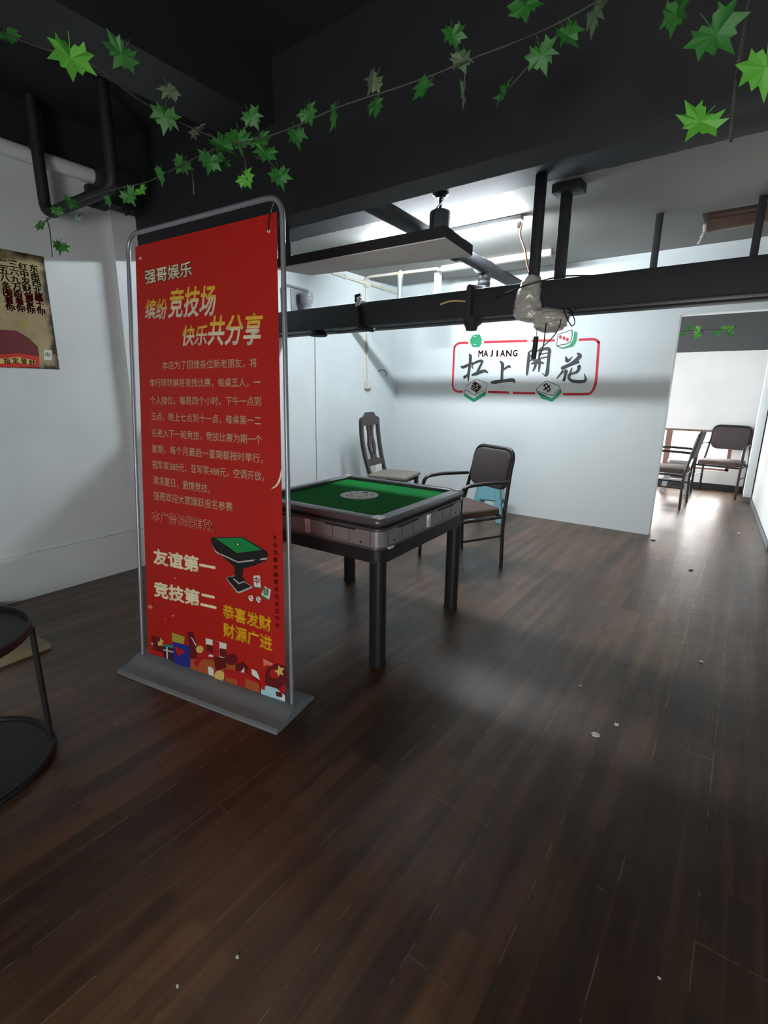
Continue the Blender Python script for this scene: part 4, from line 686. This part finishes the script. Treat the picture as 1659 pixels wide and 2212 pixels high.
for txt, a, b, h, kind in LINES:
    s = MB()
    if kind == 'body': lay(s, txt, a, b, h, SP(0.0008), bold=0.006); s.build('lettering', 'cream', sheet)
    elif kind == 'title':
        at_ = []; lay(s, txt, a, b, h, SP(0.0010), bold=0.022, shear=0.25, attr=at_); s.a = at_; s.build('lettering', 'title', sheet)
    elif kind == 'shop':
        lay(s, txt, (a[0] - .004, a[1]), (b[0] + .004, b[1]), h * 1.06, SP(0.0008), bold=0.06); lay(s, txt, a, b, h, SP(0.0012), bold=0.02, mi=1); s.build('lettering', ['ink', 'cream'], sheet)
    elif kind == 'outline':
        lay(s, txt, a, b, h, SP(0.0008), bold=0.05); lay(s, txt, a, b, h * 0.94, SP(0.0012), bold=0.008, mi=1); s.build('lettering', ['pink', 'sheet_red'], sheet)
    elif kind == 'motto': lay(s, txt, a, b, h, SP(0.0008), bold=0.04); s.build('lettering', 'cream', sheet)
    else: lay(s, txt, a, b, h, SP(0.0008), bold=0.028); s.build('lettering', 'yellow', sheet)
s = MB(); tx = '本活动最终解释权归本店所有'
for i, ch in enumerate(tx):
    k = i / (len(tx) - 1); glyph_at(s, ch, (VERT[0][0] + (VERT[1][0] - VERT[0][0]) * k, VERT[0][1] + (VERT[1][1] - VERT[0][1]) * k), 0.024, 0.0115, SP(0.0008), 0, 0.02)
s.build('side_lettering', 'dull_red', sheet)
KEYS = ['ink', 'jade', 'print_silver', 'cream', 'white', 'red', 'maroon', 'gold', 'teal_print', 'purple', 'olive', 'blue', 'amber', 'blush', 'sky']
ALIAS = {'silver': 'print_silver', 'teal': 'teal_print'}
for sub, nm in (('table', 'printed_table_picture'), ('tiles', 'printed_tiles_picture'), ('gift', 'printed_gifts_picture')):
    s = MB(); d = 0.0008
    for sb, c, pts in PRINT:
        if sb != sub: continue
        d += 0.00014; s.face([SP(d)(*p) for p in pts], KEYS.index(ALIAS.get(c, c)))
    if sub == 'tiles':
        for ch, p, sz, c, r in TILECH: glyph_at(s, ch, p, sz, sz * 0.5, SP(d + 0.0003), r, 0.012, KEYS.index(c))
    s.build(nm, KEYS, sheet)
for (a, b) in ((0.045, 0.972), (0.955, 0.985 - 0.015), (0.04, 0.03), (0.96, 0.03)):
    u, v = sheet_uv(a, b)
    c = BPt(u, v, 0.001); MB().tube([c, c + BN * 0.0016], 0.0065, 14).build('eyelet', 'silver', sheet)
u, v = sheet_uv(0.955, 0.97); c = BPt(u, v, 0.003)
MB().tube(smooth_path([c, c + Vector((0.01, -0.006, 0.035)), BPt(0.955, 0.985, 0.006), BPt(0.965, 0.996, 0.002)]), 0.0022, 6).build('tie_cord', 'cable', ban)
tp = smooth_path([BPt(u, v, d) for (u, v), d in zip(TAPE, (0.004, 0.010, 0.010, 0.006))])
MB().tube(tp, [0.0015 + 0.003 * math.sin(PI * k / (len(tp) - 1)) for k in range(len(tp))], 6).build('tape_end', 'cream', ban)

# ------------------------------------------------------------------ mahjong table
tb = empty('mahjong_table', (-1.725, 2.155, 0), math.radians(2.0), 'square green felt mahjong table with grey metallic body on black legs', 'table')
W_ = 0.900; ZT = 0.762
mb = MB(); mb.rbox(W_, W_, 0.700, 0.722, 0.05)
# rim: profile swept round the square
def ring(mb, prof, rad, seg=6, mi=0):
    n = None; loops = []
    for inset_, z in prof:
        w = W_ / 2 - inset_; r = max(rad - inset_, 0.006); lp = []
        for qx, qy, a0 in ((1, 1, 0), (-1, 1, 90), (-1, -1, 180), (1, -1, 270)):
            for k in range(seg + 1):
                a = math.radians(a0 + 90 * k / seg); lp.append((qx * (w - r) + r * math.cos(a), qy * (w - r) + r * math.sin(a), z))
        loops.append(lp)
    n = len(loops[0]); m = len(loops)
    mb.add([p for l in loops for p in l], [[j * n + i, j * n + (i + 1) % n, ((j + 1) % m) * n + (i + 1) % n, ((j + 1) % m) * n + i] for j in range(m) for i in range(n)], mi)
s = MB(); ring(s, [(0.004, 0.728), (0.0, 0.735), (0.0, 0.747), (0.006, 0.757), (0.030, ZT), (0.060, ZT - 0.002), (0.066, ZT - 0.006), (0.066, 0.736), (0.02, 0.728)], 0.05)
s.build('rim', 'table_dark', tb)
s = MB(); ring(s, [(0.016, 0.712), (0.014, 0.727), (0.03, 0.727), (0.03, 0.712)], 0.05); s.build('shadow_gap', 'slot', tb)
s = MB(); ring(s, [(0.006, 0.698), (0.001, 0.704), (0.001, 0.711), (0.006, 0.714), (0.03, 0.714), (0.03, 0.698)], 0.05); s.build('lower_trim', 'table_dark', tb)
MB().rbox(W_ - 0.13, W_ - 0.13, 0.715, 0.7415, 0.008).build('playing_surface', 'felt', tb)
s = MB().rbox(W_ - 0.012, W_ - 0.012, 0.622, 0.6975, 0.055)
s.build('body', 'table_grey', tb)
# panel seams, screws, silver clips on the two visible sides and their opposites
for sd in range(4):
    mt = Matrix.Rotation(sd * PI / 2, 4, 'Z'); yf = -(W_ / 2 - 0.006)
    s = MB()
    for x in (-0.385, -0.26, -0.16, 0.16, 0.26, 0.385): s.box(x - 0.0012, x + 0.0012, yf - 0.0008, yf + 0.002, 0.626, 0.696)
    for x in (-0.33, 0.33): s.tube([(x, yf + 0.001, 0.637), (x, yf - 0.001, 0.637)], 0.0055, 10)
    s.box(-0.26, 0.26, yf - 0.0006, yf + 0.001, 0.6288, 0.6302)
    s.xf(mt).build('panel_seam', 'slot', tb)
    s = MB().box(-0.016, 0.016, yf - 0.007, yf + 0.002, 0.628, 0.70, 0.002)
    for k in range(4): s.box(-0.0115 + 0.0065 * k, -0.0085 + 0.0065 * k, yf - 0.009, yf - 0.006, 0.632, 0.66)
    s.box(-0.012, 0.012, yf - 0.0095, yf - 0.006, 0.668, 0.694, 0.002)
    s.xf(mt).build('silver_clip', 'silver', tb)
    s = MB().box(0.11, 0.30, yf - 0.0012, yf + 0.002, 0.6905, 0.6972); s.box(-0.30, -0.11, yf - 0.0012, yf + 0.002, 0.6905, 0.6972)
    s.xf(mt).build('tile_slot', 'slot', tb)
s = MB(); s.lathe([(0.0, 0.742), (0.108, 0.742), (0.110, 0.7425), (0.109, 0.7445), (0.104, 0.7455), (0.0, 0.7455)], (-0.01, 0.0), 40)
dsc = s.build('control_disc', 'disc', tb)
s = MB()
for k in range(48):
    a0, a1 = 2 * PI * k / 48, 2 * PI * (k + 0.98) / 48
    if k % 12 in (4, 5): continue
    s.add([(-0.01 + r * math.cos(a), r * math.sin(a), 0.746) for r, a in ((0.052, a0), (0.052, a1), (0.046, a1), (0.046, a0))], [[0, 1, 2, 3]])
for a, r, w in ((0.6, 0.07, 0.011), (-0.9, 0.07, 0.011), (-1.6, 0.068, 0.007), (-2.2, 0.07, 0.011), (2.4, 0.07, 0.009), (1.7, 0.072, 0.02), (3.1, 0.07, 0.007)):
    s.add([(-0.01 + r * math.cos(a) + w * math.cos(k * PI / 6), r * math.sin(a) + w * 0.7 * math.sin(k * PI / 6), 0.7461) for k in range(12)], [list(range(12))])
s.build('disc_marking', 'slot', dsc)
s = MB().rbox(W_ - 0.02, W_ - 0.02, 0.606, 0.6215, 0.06); s.build('under_trim', 'table_dark', tb)
s = MB().rbox(W_ - 0.012, W_ - 0.012, 0.545, 0.6055, 0.05); s.build('apron', 'table_black', tb)
for qx in (-1, 1):
    for qy in (-1, 1):
        MB().rbox(0.052, 0.052, 0.758, ZT + 0.0015, 0.012, cx=qx * 0.407, cy=qy * 0.407).build('corner_plate', 'silver', tb)
        s = MB(); s.rbox(0.082, 0.070, 0.012, 0.56, 0.033, cx=qx * 0.402, cy=qy * 0.405, seg=8)
        lg_ = s.build('leg', 'table_black', tb)
        MB().rbox(0.086, 0.074, 0.0, 0.012, 0.034, cx=qx * 0.402, cy=qy * 0.405, seg=8).build('foot_cap', 'slot', lg_)
MB().box(-0.006, 0.006, -0.022, 0.022, 0, 0.012, 0.002).xf(Matrix.Translation((0.446, -0.36, 0.606))).build('latch', 'silver', tb)

# ------------------------------------------------------------------ padded metal armchair
def armchair(loc, rz, label, lean=0.10):
    c = empty('armchair', loc, rz, label, 'chair', 'padded metal armchairs')
    w, d = 0.255, 0.21; H_ = 0.90; ys = -d; yt = -d - lean
    def back(z): return ys + (yt - ys) * max(0, (z - 0.40)) / (H_ - 0.40)
    tw = 0.19
    def bx(z): return w - (w - tw) * max(0, min(1, (z - 0.45) / 0.2)) 
    for sx in (-1, 1):
        MB().tube([(sx * w, ys - 0.01, 0.0), (sx * w, ys, 0.30), (sx * w, back(0.44), 0.44)], 0.0145, 10).build('leg', 'chair_black', c)
        MB().tube([(sx * w, d, 0.0), (sx * w, d - 0.005, 0.30), (sx * w, d - 0.01, 0.46)], 0.0145, 10).build('leg', 'chair_black', c)
        p = [(sx * w, d - 0.01, 0.46), (sx * w, d - 0.012, 0.57)] + arc((sx * w, d - 0.015, 0.60), (sx * w, d - 0.02, 0.66), (sx * w, d - 0.09, 0.667)) + [(sx * (w + 0.004), 0.0, 0.672), (sx * (w - 0.005), back(0.665) + 0.02, 0.665)]
        MB().tube(p, 0.014, 10, sx=1.25).build('armrest', 'chair_black', c)
    pl = []
    zs = [0.44, 0.55, 0.65, 0.74, 0.80]
    left = [(-(w - (w - 0.225) * min(1, (z - 0.44) / 0.3)), back(z), z) for z in zs]
    R2 = 0.09; zt_ = H_
    top = arc((-0.225, back(zt_ - R2), zt_ - R2), (-0.222, back(zt_), zt_), (-0.225 + R2, back(zt_), zt_))
    right = [(-x, y, z) for x, y, z in left][::-1]; tr = [Vector((-p.x, p.y, p.z)) for p in top][::-1]
    MB().tube(left + top + tr + right, 0.0145, 10).build('back_frame', 'chair_black', c)
    # padded back
    bm_ = MB(); ang = math.atan2(lean, H_ - 0.40)
    bm_.rbox(0.43, 0.300, -0.02, 0.02, 0.075, top=0.012)
    mt = Matrix.Translation((0, back(0.735) + 0.004, 0.738)) @ Matrix.Rotation(PI / 2 + ang, 4, 'X') @ Matrix.Rotation(PI, 4, 'X')
    bm_.xf(mt).build('backrest', 'chair_fabric', c)
    MB().rbox(0.47, 0.43, 0.415, 0.468, 0.05, top=0.02, cy=0.005).build('seat', 'chair_seat', c)
    s = MB()
    for sx in (-1, 1): s.tube([(sx * w, d - 0.008, 0.40), (sx * w, ys, 0.40)], 0.012, 8)
    s.tube([(-w, d - 0.008, 0.40), (w, d - 0.008, 0.40)], 0.012, 8).tube([(-w, ys, 0.40), (w, ys, 0.40)], 0.012, 8)
    s.build('seat_frame', 'chair_black', c)
    s = MB()
    for sx in (-1, 1): s.tube([(sx * w, d - 0.004, 0.25), (sx * w, ys - 0.003, 0.25)], 0.009, 8)
    s.build('stretcher', 'chair_black', c)
    return c
def face_dir(dx, dy): return math.atan2(dy, dx) - PI / 2
ch = armchair((-1.71, 3.395, 0), face_dir(-0.44, -0.90), 'dark padded armchair pulled up behind the green felt table')
dup(ch, (-0.185, 7.93, 0), face_dir(-0.18, -1.0), 'dark armchair facing out of the bright far room against its window wall')
dup(ch, (-0.69, 6.84, 0), face_dir(-1.0, 0.05), 'brown armchair seen from the side just inside the far doorway')

# ------------------------------------------------------------------ carved wooden chair in the corner
wc = empty('wooden_chair', (-2.96, 4.28, 0), face_dir(1.0, 0.17), 'dark carved wooden side chair with a pale seat by the left wall', 'chair')
w, d = 0.20, 0.20
for sx in (-1, 1):
    MB().box(sx * 0.185 - 0.02, sx * 0.185 + 0.02, d - 0.045, d - 0.005, 0, 0.435, 0.004).build('leg', 'wood_dark', wc)
    MB().tube([(sx * 0.17, -d - 0.05, 0.0), (sx * 0.175, -d, 0.25), (sx * 0.175, -d, 0.44)], 0.021, 8).build('leg', 'wood_dark', wc)
MB().rbox(0.45, 0.43, 0.44, 0.470, 0.03, top=0.01).build('seat', 'seat_worn', wc)
MB().box(-0.195, 0.195, -d + 0.02, d - 0.05, 0.385, 0.438).build('apron', 'wood_dark', wc)
def by(z):
    t = (z - 0.44) / 0.66
    return -d - 0.0 - 0.11 * t - 0.03 * math.sin(PI * t)
def cut(name, outline, th=0.024, mi='wood_dark'):
    """flat board following the curved back: outline is (x, z) rows left/right"""
    vs = []; n = len(outline)
    for xl, xr, z in outline:
        for off in (th / 2, -th / 2): vs += [(xl, by(z) + off, z), (xr, by(z) + off, z)]
    fs = []
    for i in range(n - 1):
        a, b = i * 4, (i + 1) * 4
        fs += [[a, a + 1, b + 1, b], [a + 3, a + 2, b + 2, b + 3], [a, b, b + 2, a + 2], [a + 1, a + 3, b + 3, b + 1]]
    fs += [[0, 2, 3, 1], [(n - 1) * 4, (n - 1) * 4 + 1, (n - 1) * 4 + 3, (n - 1) * 4 + 2]]
    return MB().add(vs, fs).build(name, mi, wc)
for sx in (-1, 1):
    rows = [(0.155, 0.195, 0.44), (0.158, 0.20, 0.54), (0.165, 0.207, 0.64), (0.17, 0.212, 0.76), (0.168, 0.210, 0.88), (0.162, 0.205, 0.99)]
    cut('back_post', [((a, b, z) if sx > 0 else (-b, -a, z)) for a, b, z in rows], 0.032)
cut('crest_rail', [(-0.20, 0.20, 0.965), (-0.208, 0.208, 0.985), (-0.208, 0.208, 1.02), (-0.19, 0.19, 1.045), (-0.12, 0.12, 1.06), (-0.095, 0.095, 1.085), (-0.075, 0.075, 1.10)], 0.028)
cut('lower_rail', [(-0.16, 0.16, 0.545), (-0.162, 0.162, 0.57), (-0.162, 0.162, 0.60), (-0.05, 0.05, 0.615)], 0.026)
for sx in (-1, 1):
    rows = [(0.012, 0.055, 0.60), (0.014, 0.05, 0.65), (0.024, 0.072, 0.71), (0.022, 0.078, 0.76), (0.012, 0.058, 0.83), (0.01, 0.052, 0.90), (0.02, 0.075, 0.965)]
    cut('splat', [((a, b, z) if sx > 0 else (-b, -a, z)) for a, b, z in rows], 0.02)
cut('splat_bridge', [(-0.02, 0.02, 0.60), (-0.02, 0.02, 0.655)], 0.02); cut('splat_bridge', [(-0.02, 0.02, 0.79), (-0.018, 0.018, 0.86)], 0.02)
MB().box(-0.12, 0.03, -d - 0.03, -d - 0.015, 0.475, 0.54).build('paper_label', 'white', wc)

# ------------------------------------------------------------------ plastic stools
def stool(name, loc, rz, label, m, h, wt, wb):
    c = empty(name, loc, rz, label, 'stool')
    MB().rbox(wt, wt, h - 0.035, h, 0.04, top=0.01).build('seat', m, c)
    for i, (qx, qy) in enumerate(((1, 1), (-1, 1), (-1, -1), (1, -1))):
        t, b = wt / 2 - 0.012, wb / 2
        s = MB()
        L = 0.075
        vs = []
        for z, e in ((h - 0.034, t), (0.0, b)):
            ln = L if z > 0 else L * 0.75
            for x, y in ((e, e), (e, e - ln), (e - 0.008, e - ln), (e - 0.008, e - 0.008), (e - ln, e - 0.008), (e - ln, e)):
                vs.append((qx * x, qy * y, z))
        s.add(vs, [[k, (k + 1) % 6, 6 + (k + 1) % 6, 6 + k] for k in range(6)] + [[0, 1, 2, 3], [0, 3, 4, 5], [6, 7, 8, 9], [6, 9, 10, 11]])
        s.build('leg', m, c)
    for k in range(4):
        mt = Matrix.Rotation(k * PI / 2, 4, 'Z'); s = MB()
        e1 = wt / 2 - 0.014; e2 = wt / 2 + (wb - wt) * 0.28; e0 = wt / 2 + (wb - wt) * 0.33
        x1, x2 = wt / 2 - 0.06, wt / 2 - 0.04
        s.add([(-x1, -e1, h - 0.034), (x1, -e1, h - 0.034), (x2, -e2, h * 0.55), (-x2, -e2, h * 0.55), (-x1, -e1 + 0.006, h - 0.034), (x1, -e1 + 0.006, h - 0.034), (x2, -e2 + 0.006, h * 0.55), (-x2, -e2 + 0.006, h * 0.55)],
              [[0, 1, 2, 3], [7, 6, 5, 4], [0, 4, 5, 1], [1, 5, 6, 2], [2, 6, 7, 3], [3, 7, 4, 0]])
        s.add([(-x2, -e0 - 0.004, h * 0.44), (x2, -e0 - 0.004, h * 0.44), (x2 + 0.02, -e0 - 0.010, h * 0.36), (-x2 - 0.02, -e0 - 0.010, h * 0.36), (-x2, -e0 + 0.002, h * 0.44), (x2, -e0 + 0.002, h * 0.44), (x2 + 0.02, -e0 - 0.004, h * 0.36), (-x2 - 0.02, -e0 - 0.004, h * 0.36)],
              [[0, 1, 2, 3], [7, 6, 5, 4], [0, 4, 5, 1], [1, 5, 6, 2], [2, 6, 7, 3], [3, 7, 4, 0]])
        s.xf(mt).build('side_panel', m, c)
    return c
stool('plastic_stool', (-0.66, 7.80, 0), 0.06, 'white plastic stool behind the side-on armchair in the far room', 'stool_white', 0.45, 0.27, 0.36)
stool('plastic_stool', (-2.10, 4.83, 0), 0.2, 'translucent teal plastic stool behind the armchair at the back wall', 'teal', 0.42, 0.25, 0.34)

# ------------------------------------------------------------------ dark dolly behind the banner
o = empty('table_base', (-3.2, 2.9, 0), 0.15, 'low dark base bar on a small foot behind the red banner', 'base')
MB().box(-0.30, 0.09, -0.055, 0.035, 0.035, 0.085, 0.006).build('bar', 'table_black', o)
for x in (0.06, -0.26): MB().lathe([(0.0, 0.0), (0.024, 0.0), (0.02, 0.02), (0.01, 0.036), (0.0, 0.036)], (x, 0), 12).build('foot', 'table_black', o)

# ------------------------------------------------------------------ round tray table at the left edge and cartons behind it
cx_, cy_, r_ = -2.065, 0.30, 0.285
rt = empty('side_table', (cx_, cy_, 0), 0, 'dark round tray table at the left edge in front of the cartons', 'table')
MB().lathe([(0.0, 0.485), (r_ - 0.006, 0.485), (r_, 0.49), (r_, 0.515), (r_ - 0.008, 0.517), (r_ - 0.012, 0.500), (0.0, 0.498)], (0, 0), 56).build('tray', 'table_black', rt)
for a in (72, 192, 312):
    a = math.radians(a); MB().tube([(r_ * 0.985 * math.cos(a), r_ * 0.985 * math.sin(a), 0.0), (r_ * 0.985 * math.cos(a), r_ * 0.985 * math.sin(a), 0.486)], 0.010, 10).build('leg', 'table_black', rt)
MB().tube([((r_) * math.cos(2 * PI * k / 48), (r_) * math.sin(2 * PI * k / 48), 0.014) for k in range(48)], 0.013, 8, closed=True).build('base_ring', 'table_black', rt)
MB().lathe([(0.0, 0.008), (r_ - 0.012, 0.008), (r_ - 0.012, 0.016), (0.0, 0.016)], (0, 0), 48).build('lower_shelf', 'table_black', rt)
def carton(x0, x1, y0, y1, z1, m, label, rz=0.0):
    o = empty('carton', ((x0 + x1) / 2, (y0 + y1) / 2, 0), rz, label, 'box')
    a, b = (x1 - x0) / 2, (y1 - y0) / 2
    MB().box(-a, a, -b, b, 0, z1 - 0.003, 0.002).build('box_body', m, o)
    for sx in (-1, 1): MB().box(min(0.001 * sx, a * sx), max(0.001 * sx, a * sx), -b, b, z1 - 0.003, z1, 0.0008).build('flap', m, o)
carton(-3.25, -2.76, 0.50, 0.85, 0.03, 'carton_pale', 'flat pale carton corner showing right of the tray table leg', 0.05)
carton(-3.10, -2.63, 0.05, 0.48, 0.09, 'carton', 'brown carton on the floor behind the round tray table', 0.12)
o = tag(MB().box(-3.56, -3.43, 0.30, 0.88, 0, 0.035, 0.003).build('floor_board', 'dust_grey'), 'grey board lying along the foot of the left wall', 'board')

# ------------------------------------------------------------------ crumbs on the floor
chips = [(-0.301, 1.871, 0.022, 'chip', 'largest white plaster chip on the floor right of the table'), (-0.247, 1.987, 0.012, 'chip', 'sliver of white plaster just beyond the largest chip'),
         (-0.441, 2.184, 0.008, 'chip', 'small pale crumb between the table and the largest chip'), (-0.001, 2.776, 0.012, 'chip', 'pale crumb on the floor at the right towards the doorway'),
         (-0.535, 5.0, 0.03, 'dark_debris', 'dark scrap on the floor at the doorway corner'), (0.101, 5.788, 0.018, 'chip', 'pale scrap on the floor past the doorway near the right wall'),
         (-0.173, 4.296, 0.016, 'dark_debris', 'dark scrap on the floor in front of the doorway'), (0.029, 1.076, 0.005, 'chip', 'tiny white crumb alone on the dark floor at bottom right'),
         (-0.80, 0.52, 0.006, 'chip', 'round white crumb by the plank joint at bottom left'), (-0.86, 0.40, 0.006, 'chip', 'white crumb at the bottom edge left of the plank joint')]
for x, y, r, m, lab in chips:
    rnd = random.Random(int(x * 1000)); k = 6
    p = [(x + r * rnd.uniform(0.6, 1.1) * math.cos(2 * PI * i / k), y + r * 0.7 * rnd.uniform(0.6, 1.1) * math.sin(2 * PI * i / k), 0.0002) for i in range(k)]
    tag(MB().prism(p, (0, 0, min(0.005, r * 0.4))).build('floor_debris', m), lab, 'debris', 'crumbs on the floor')

# ------------------------------------------------------------------ ivy garlands
lobes = [(0.0, 0.0), (0.10, -0.16), (0.22, -0.12), (0.30, -0.26), (0.34, -0.06), (0.56, -0.06), (0.40, 0.14), (0.54, 0.40), (0.30, 0.34), (0.24, 0.52), (0.14, 0.44), (0.0, 0.78)]
def leaf_mesh(i, m):
    rnd = random.Random(40 + i)
    out = [(x * (1 + rnd.uniform(-.12, .12)), z * (1 + rnd.uniform(-.1, .1))) for x, z in lobes]
    left = [(-x * (1 + rnd.uniform(-.12, .12)), z * (1 + rnd.uniform(-.1, .1))) for x, z in lobes[1:-1]][::-1]
    pts = out + left
    fold = rnd.uniform(0.15, 0.45); curl = rnd.uniform(0.05, 0.25)
    def P(x, z): return (x, -fold * abs(x) * 0.6 - curl * (z - 0.2) ** 2 + 0.06 * math.sin(9 * x + 5 * z + i), z - 0.2)
    spine = [(0, 0.0), (0, 0.18), (0, 0.4), (0, 0.78)]
    mb = MB(); n = len(pts); vs = [P(*p) for p in pts] + [P(0, 0.18)]
    mb.add(vs, [[j, (j + 1) % n, n] for j in range(n)])
    mb.tube([P(0, 0.0), (0, 0.02, -0.42), (0, 0.05, -0.6)], 0.012, 5)
    ob = mb.build('leaf', m); me = ob.data; bpy.data.objects.remove(ob)
    return me
LEAVES = {k: [leaf_mesh(i, k) for i in range(5)] for k in ('leaf', 'leaf_light', 'leaf_pale')}
def garland(name, base, label, stems, leaves, pick, r):
    g = empty(name, base, 0, label, 'ivy', 'ivy garlands'); bv = Vector(base)
    for st in stems: MB().tube([p - bv for p in smooth_path(st, 5)], r, 6).build('stem', 'vine_stem', g)
    rnd = random.Random(len(leaves) * 3 + 1)
    for i, (x, y, z, size, edge) in enumerate(leaves):
        k = pick(i, edge); ob = bpy.data.objects.new('leaf', rnd.choice(LEAVES[k])); COL.objects.link(ob); ob.parent = g
        ob.location = Vector((x, y, z)) - bv; s_ = size * 1.08; ob.scale = (s_, s_, s_)
        yaw = math.atan2(-x, y) + rnd.uniform(-0.6, 0.6) * (0.4 if size > 0.07 else 1) + edge * 1.15 * rnd.choice((-1, 1))
        hang = PI + rnd.uniform(-0.9, 0.9)
        ob.rotation_euler = (Matrix.Rotation(yaw, 3, 'Z') @ Matrix.Rotation(0.1 + rnd.uniform(-0.55, 0.45) + (0.6 * edge if edge == 1 else 0), 3, 'X') @ Matrix.Rotation(hang, 3, 'Y')).to_euler()
    return g
garland('ivy_garland', (-2.2, 1.4, 2.4), 'long ivy garland strung under the black ceiling above the red banner', STEM_MAIN, LEAF_MAIN, lambda i, e: 'leaf_pale' if e == 1 else ('leaf_light' if i in (1, 15, 18) else 'leaf'), 0.0022)
garland('ivy_garland', (0.2, 0.6, 2.2), 'ivy sprig hanging at the top right corner nearest the viewer', STEM_CORNER, LEAF_CORNER, lambda i, e: 'leaf_light' if i > 1 else 'leaf', 0.0035)
garland('ivy_garland', (-0.5, 5.9, 2.0), 'small ivy garland hanging beyond the doorway in the far room', STEM_FAR, LEAF_FAR, lambda i, e: 'leaf_light' if i % 2 else 'leaf', 0.005)
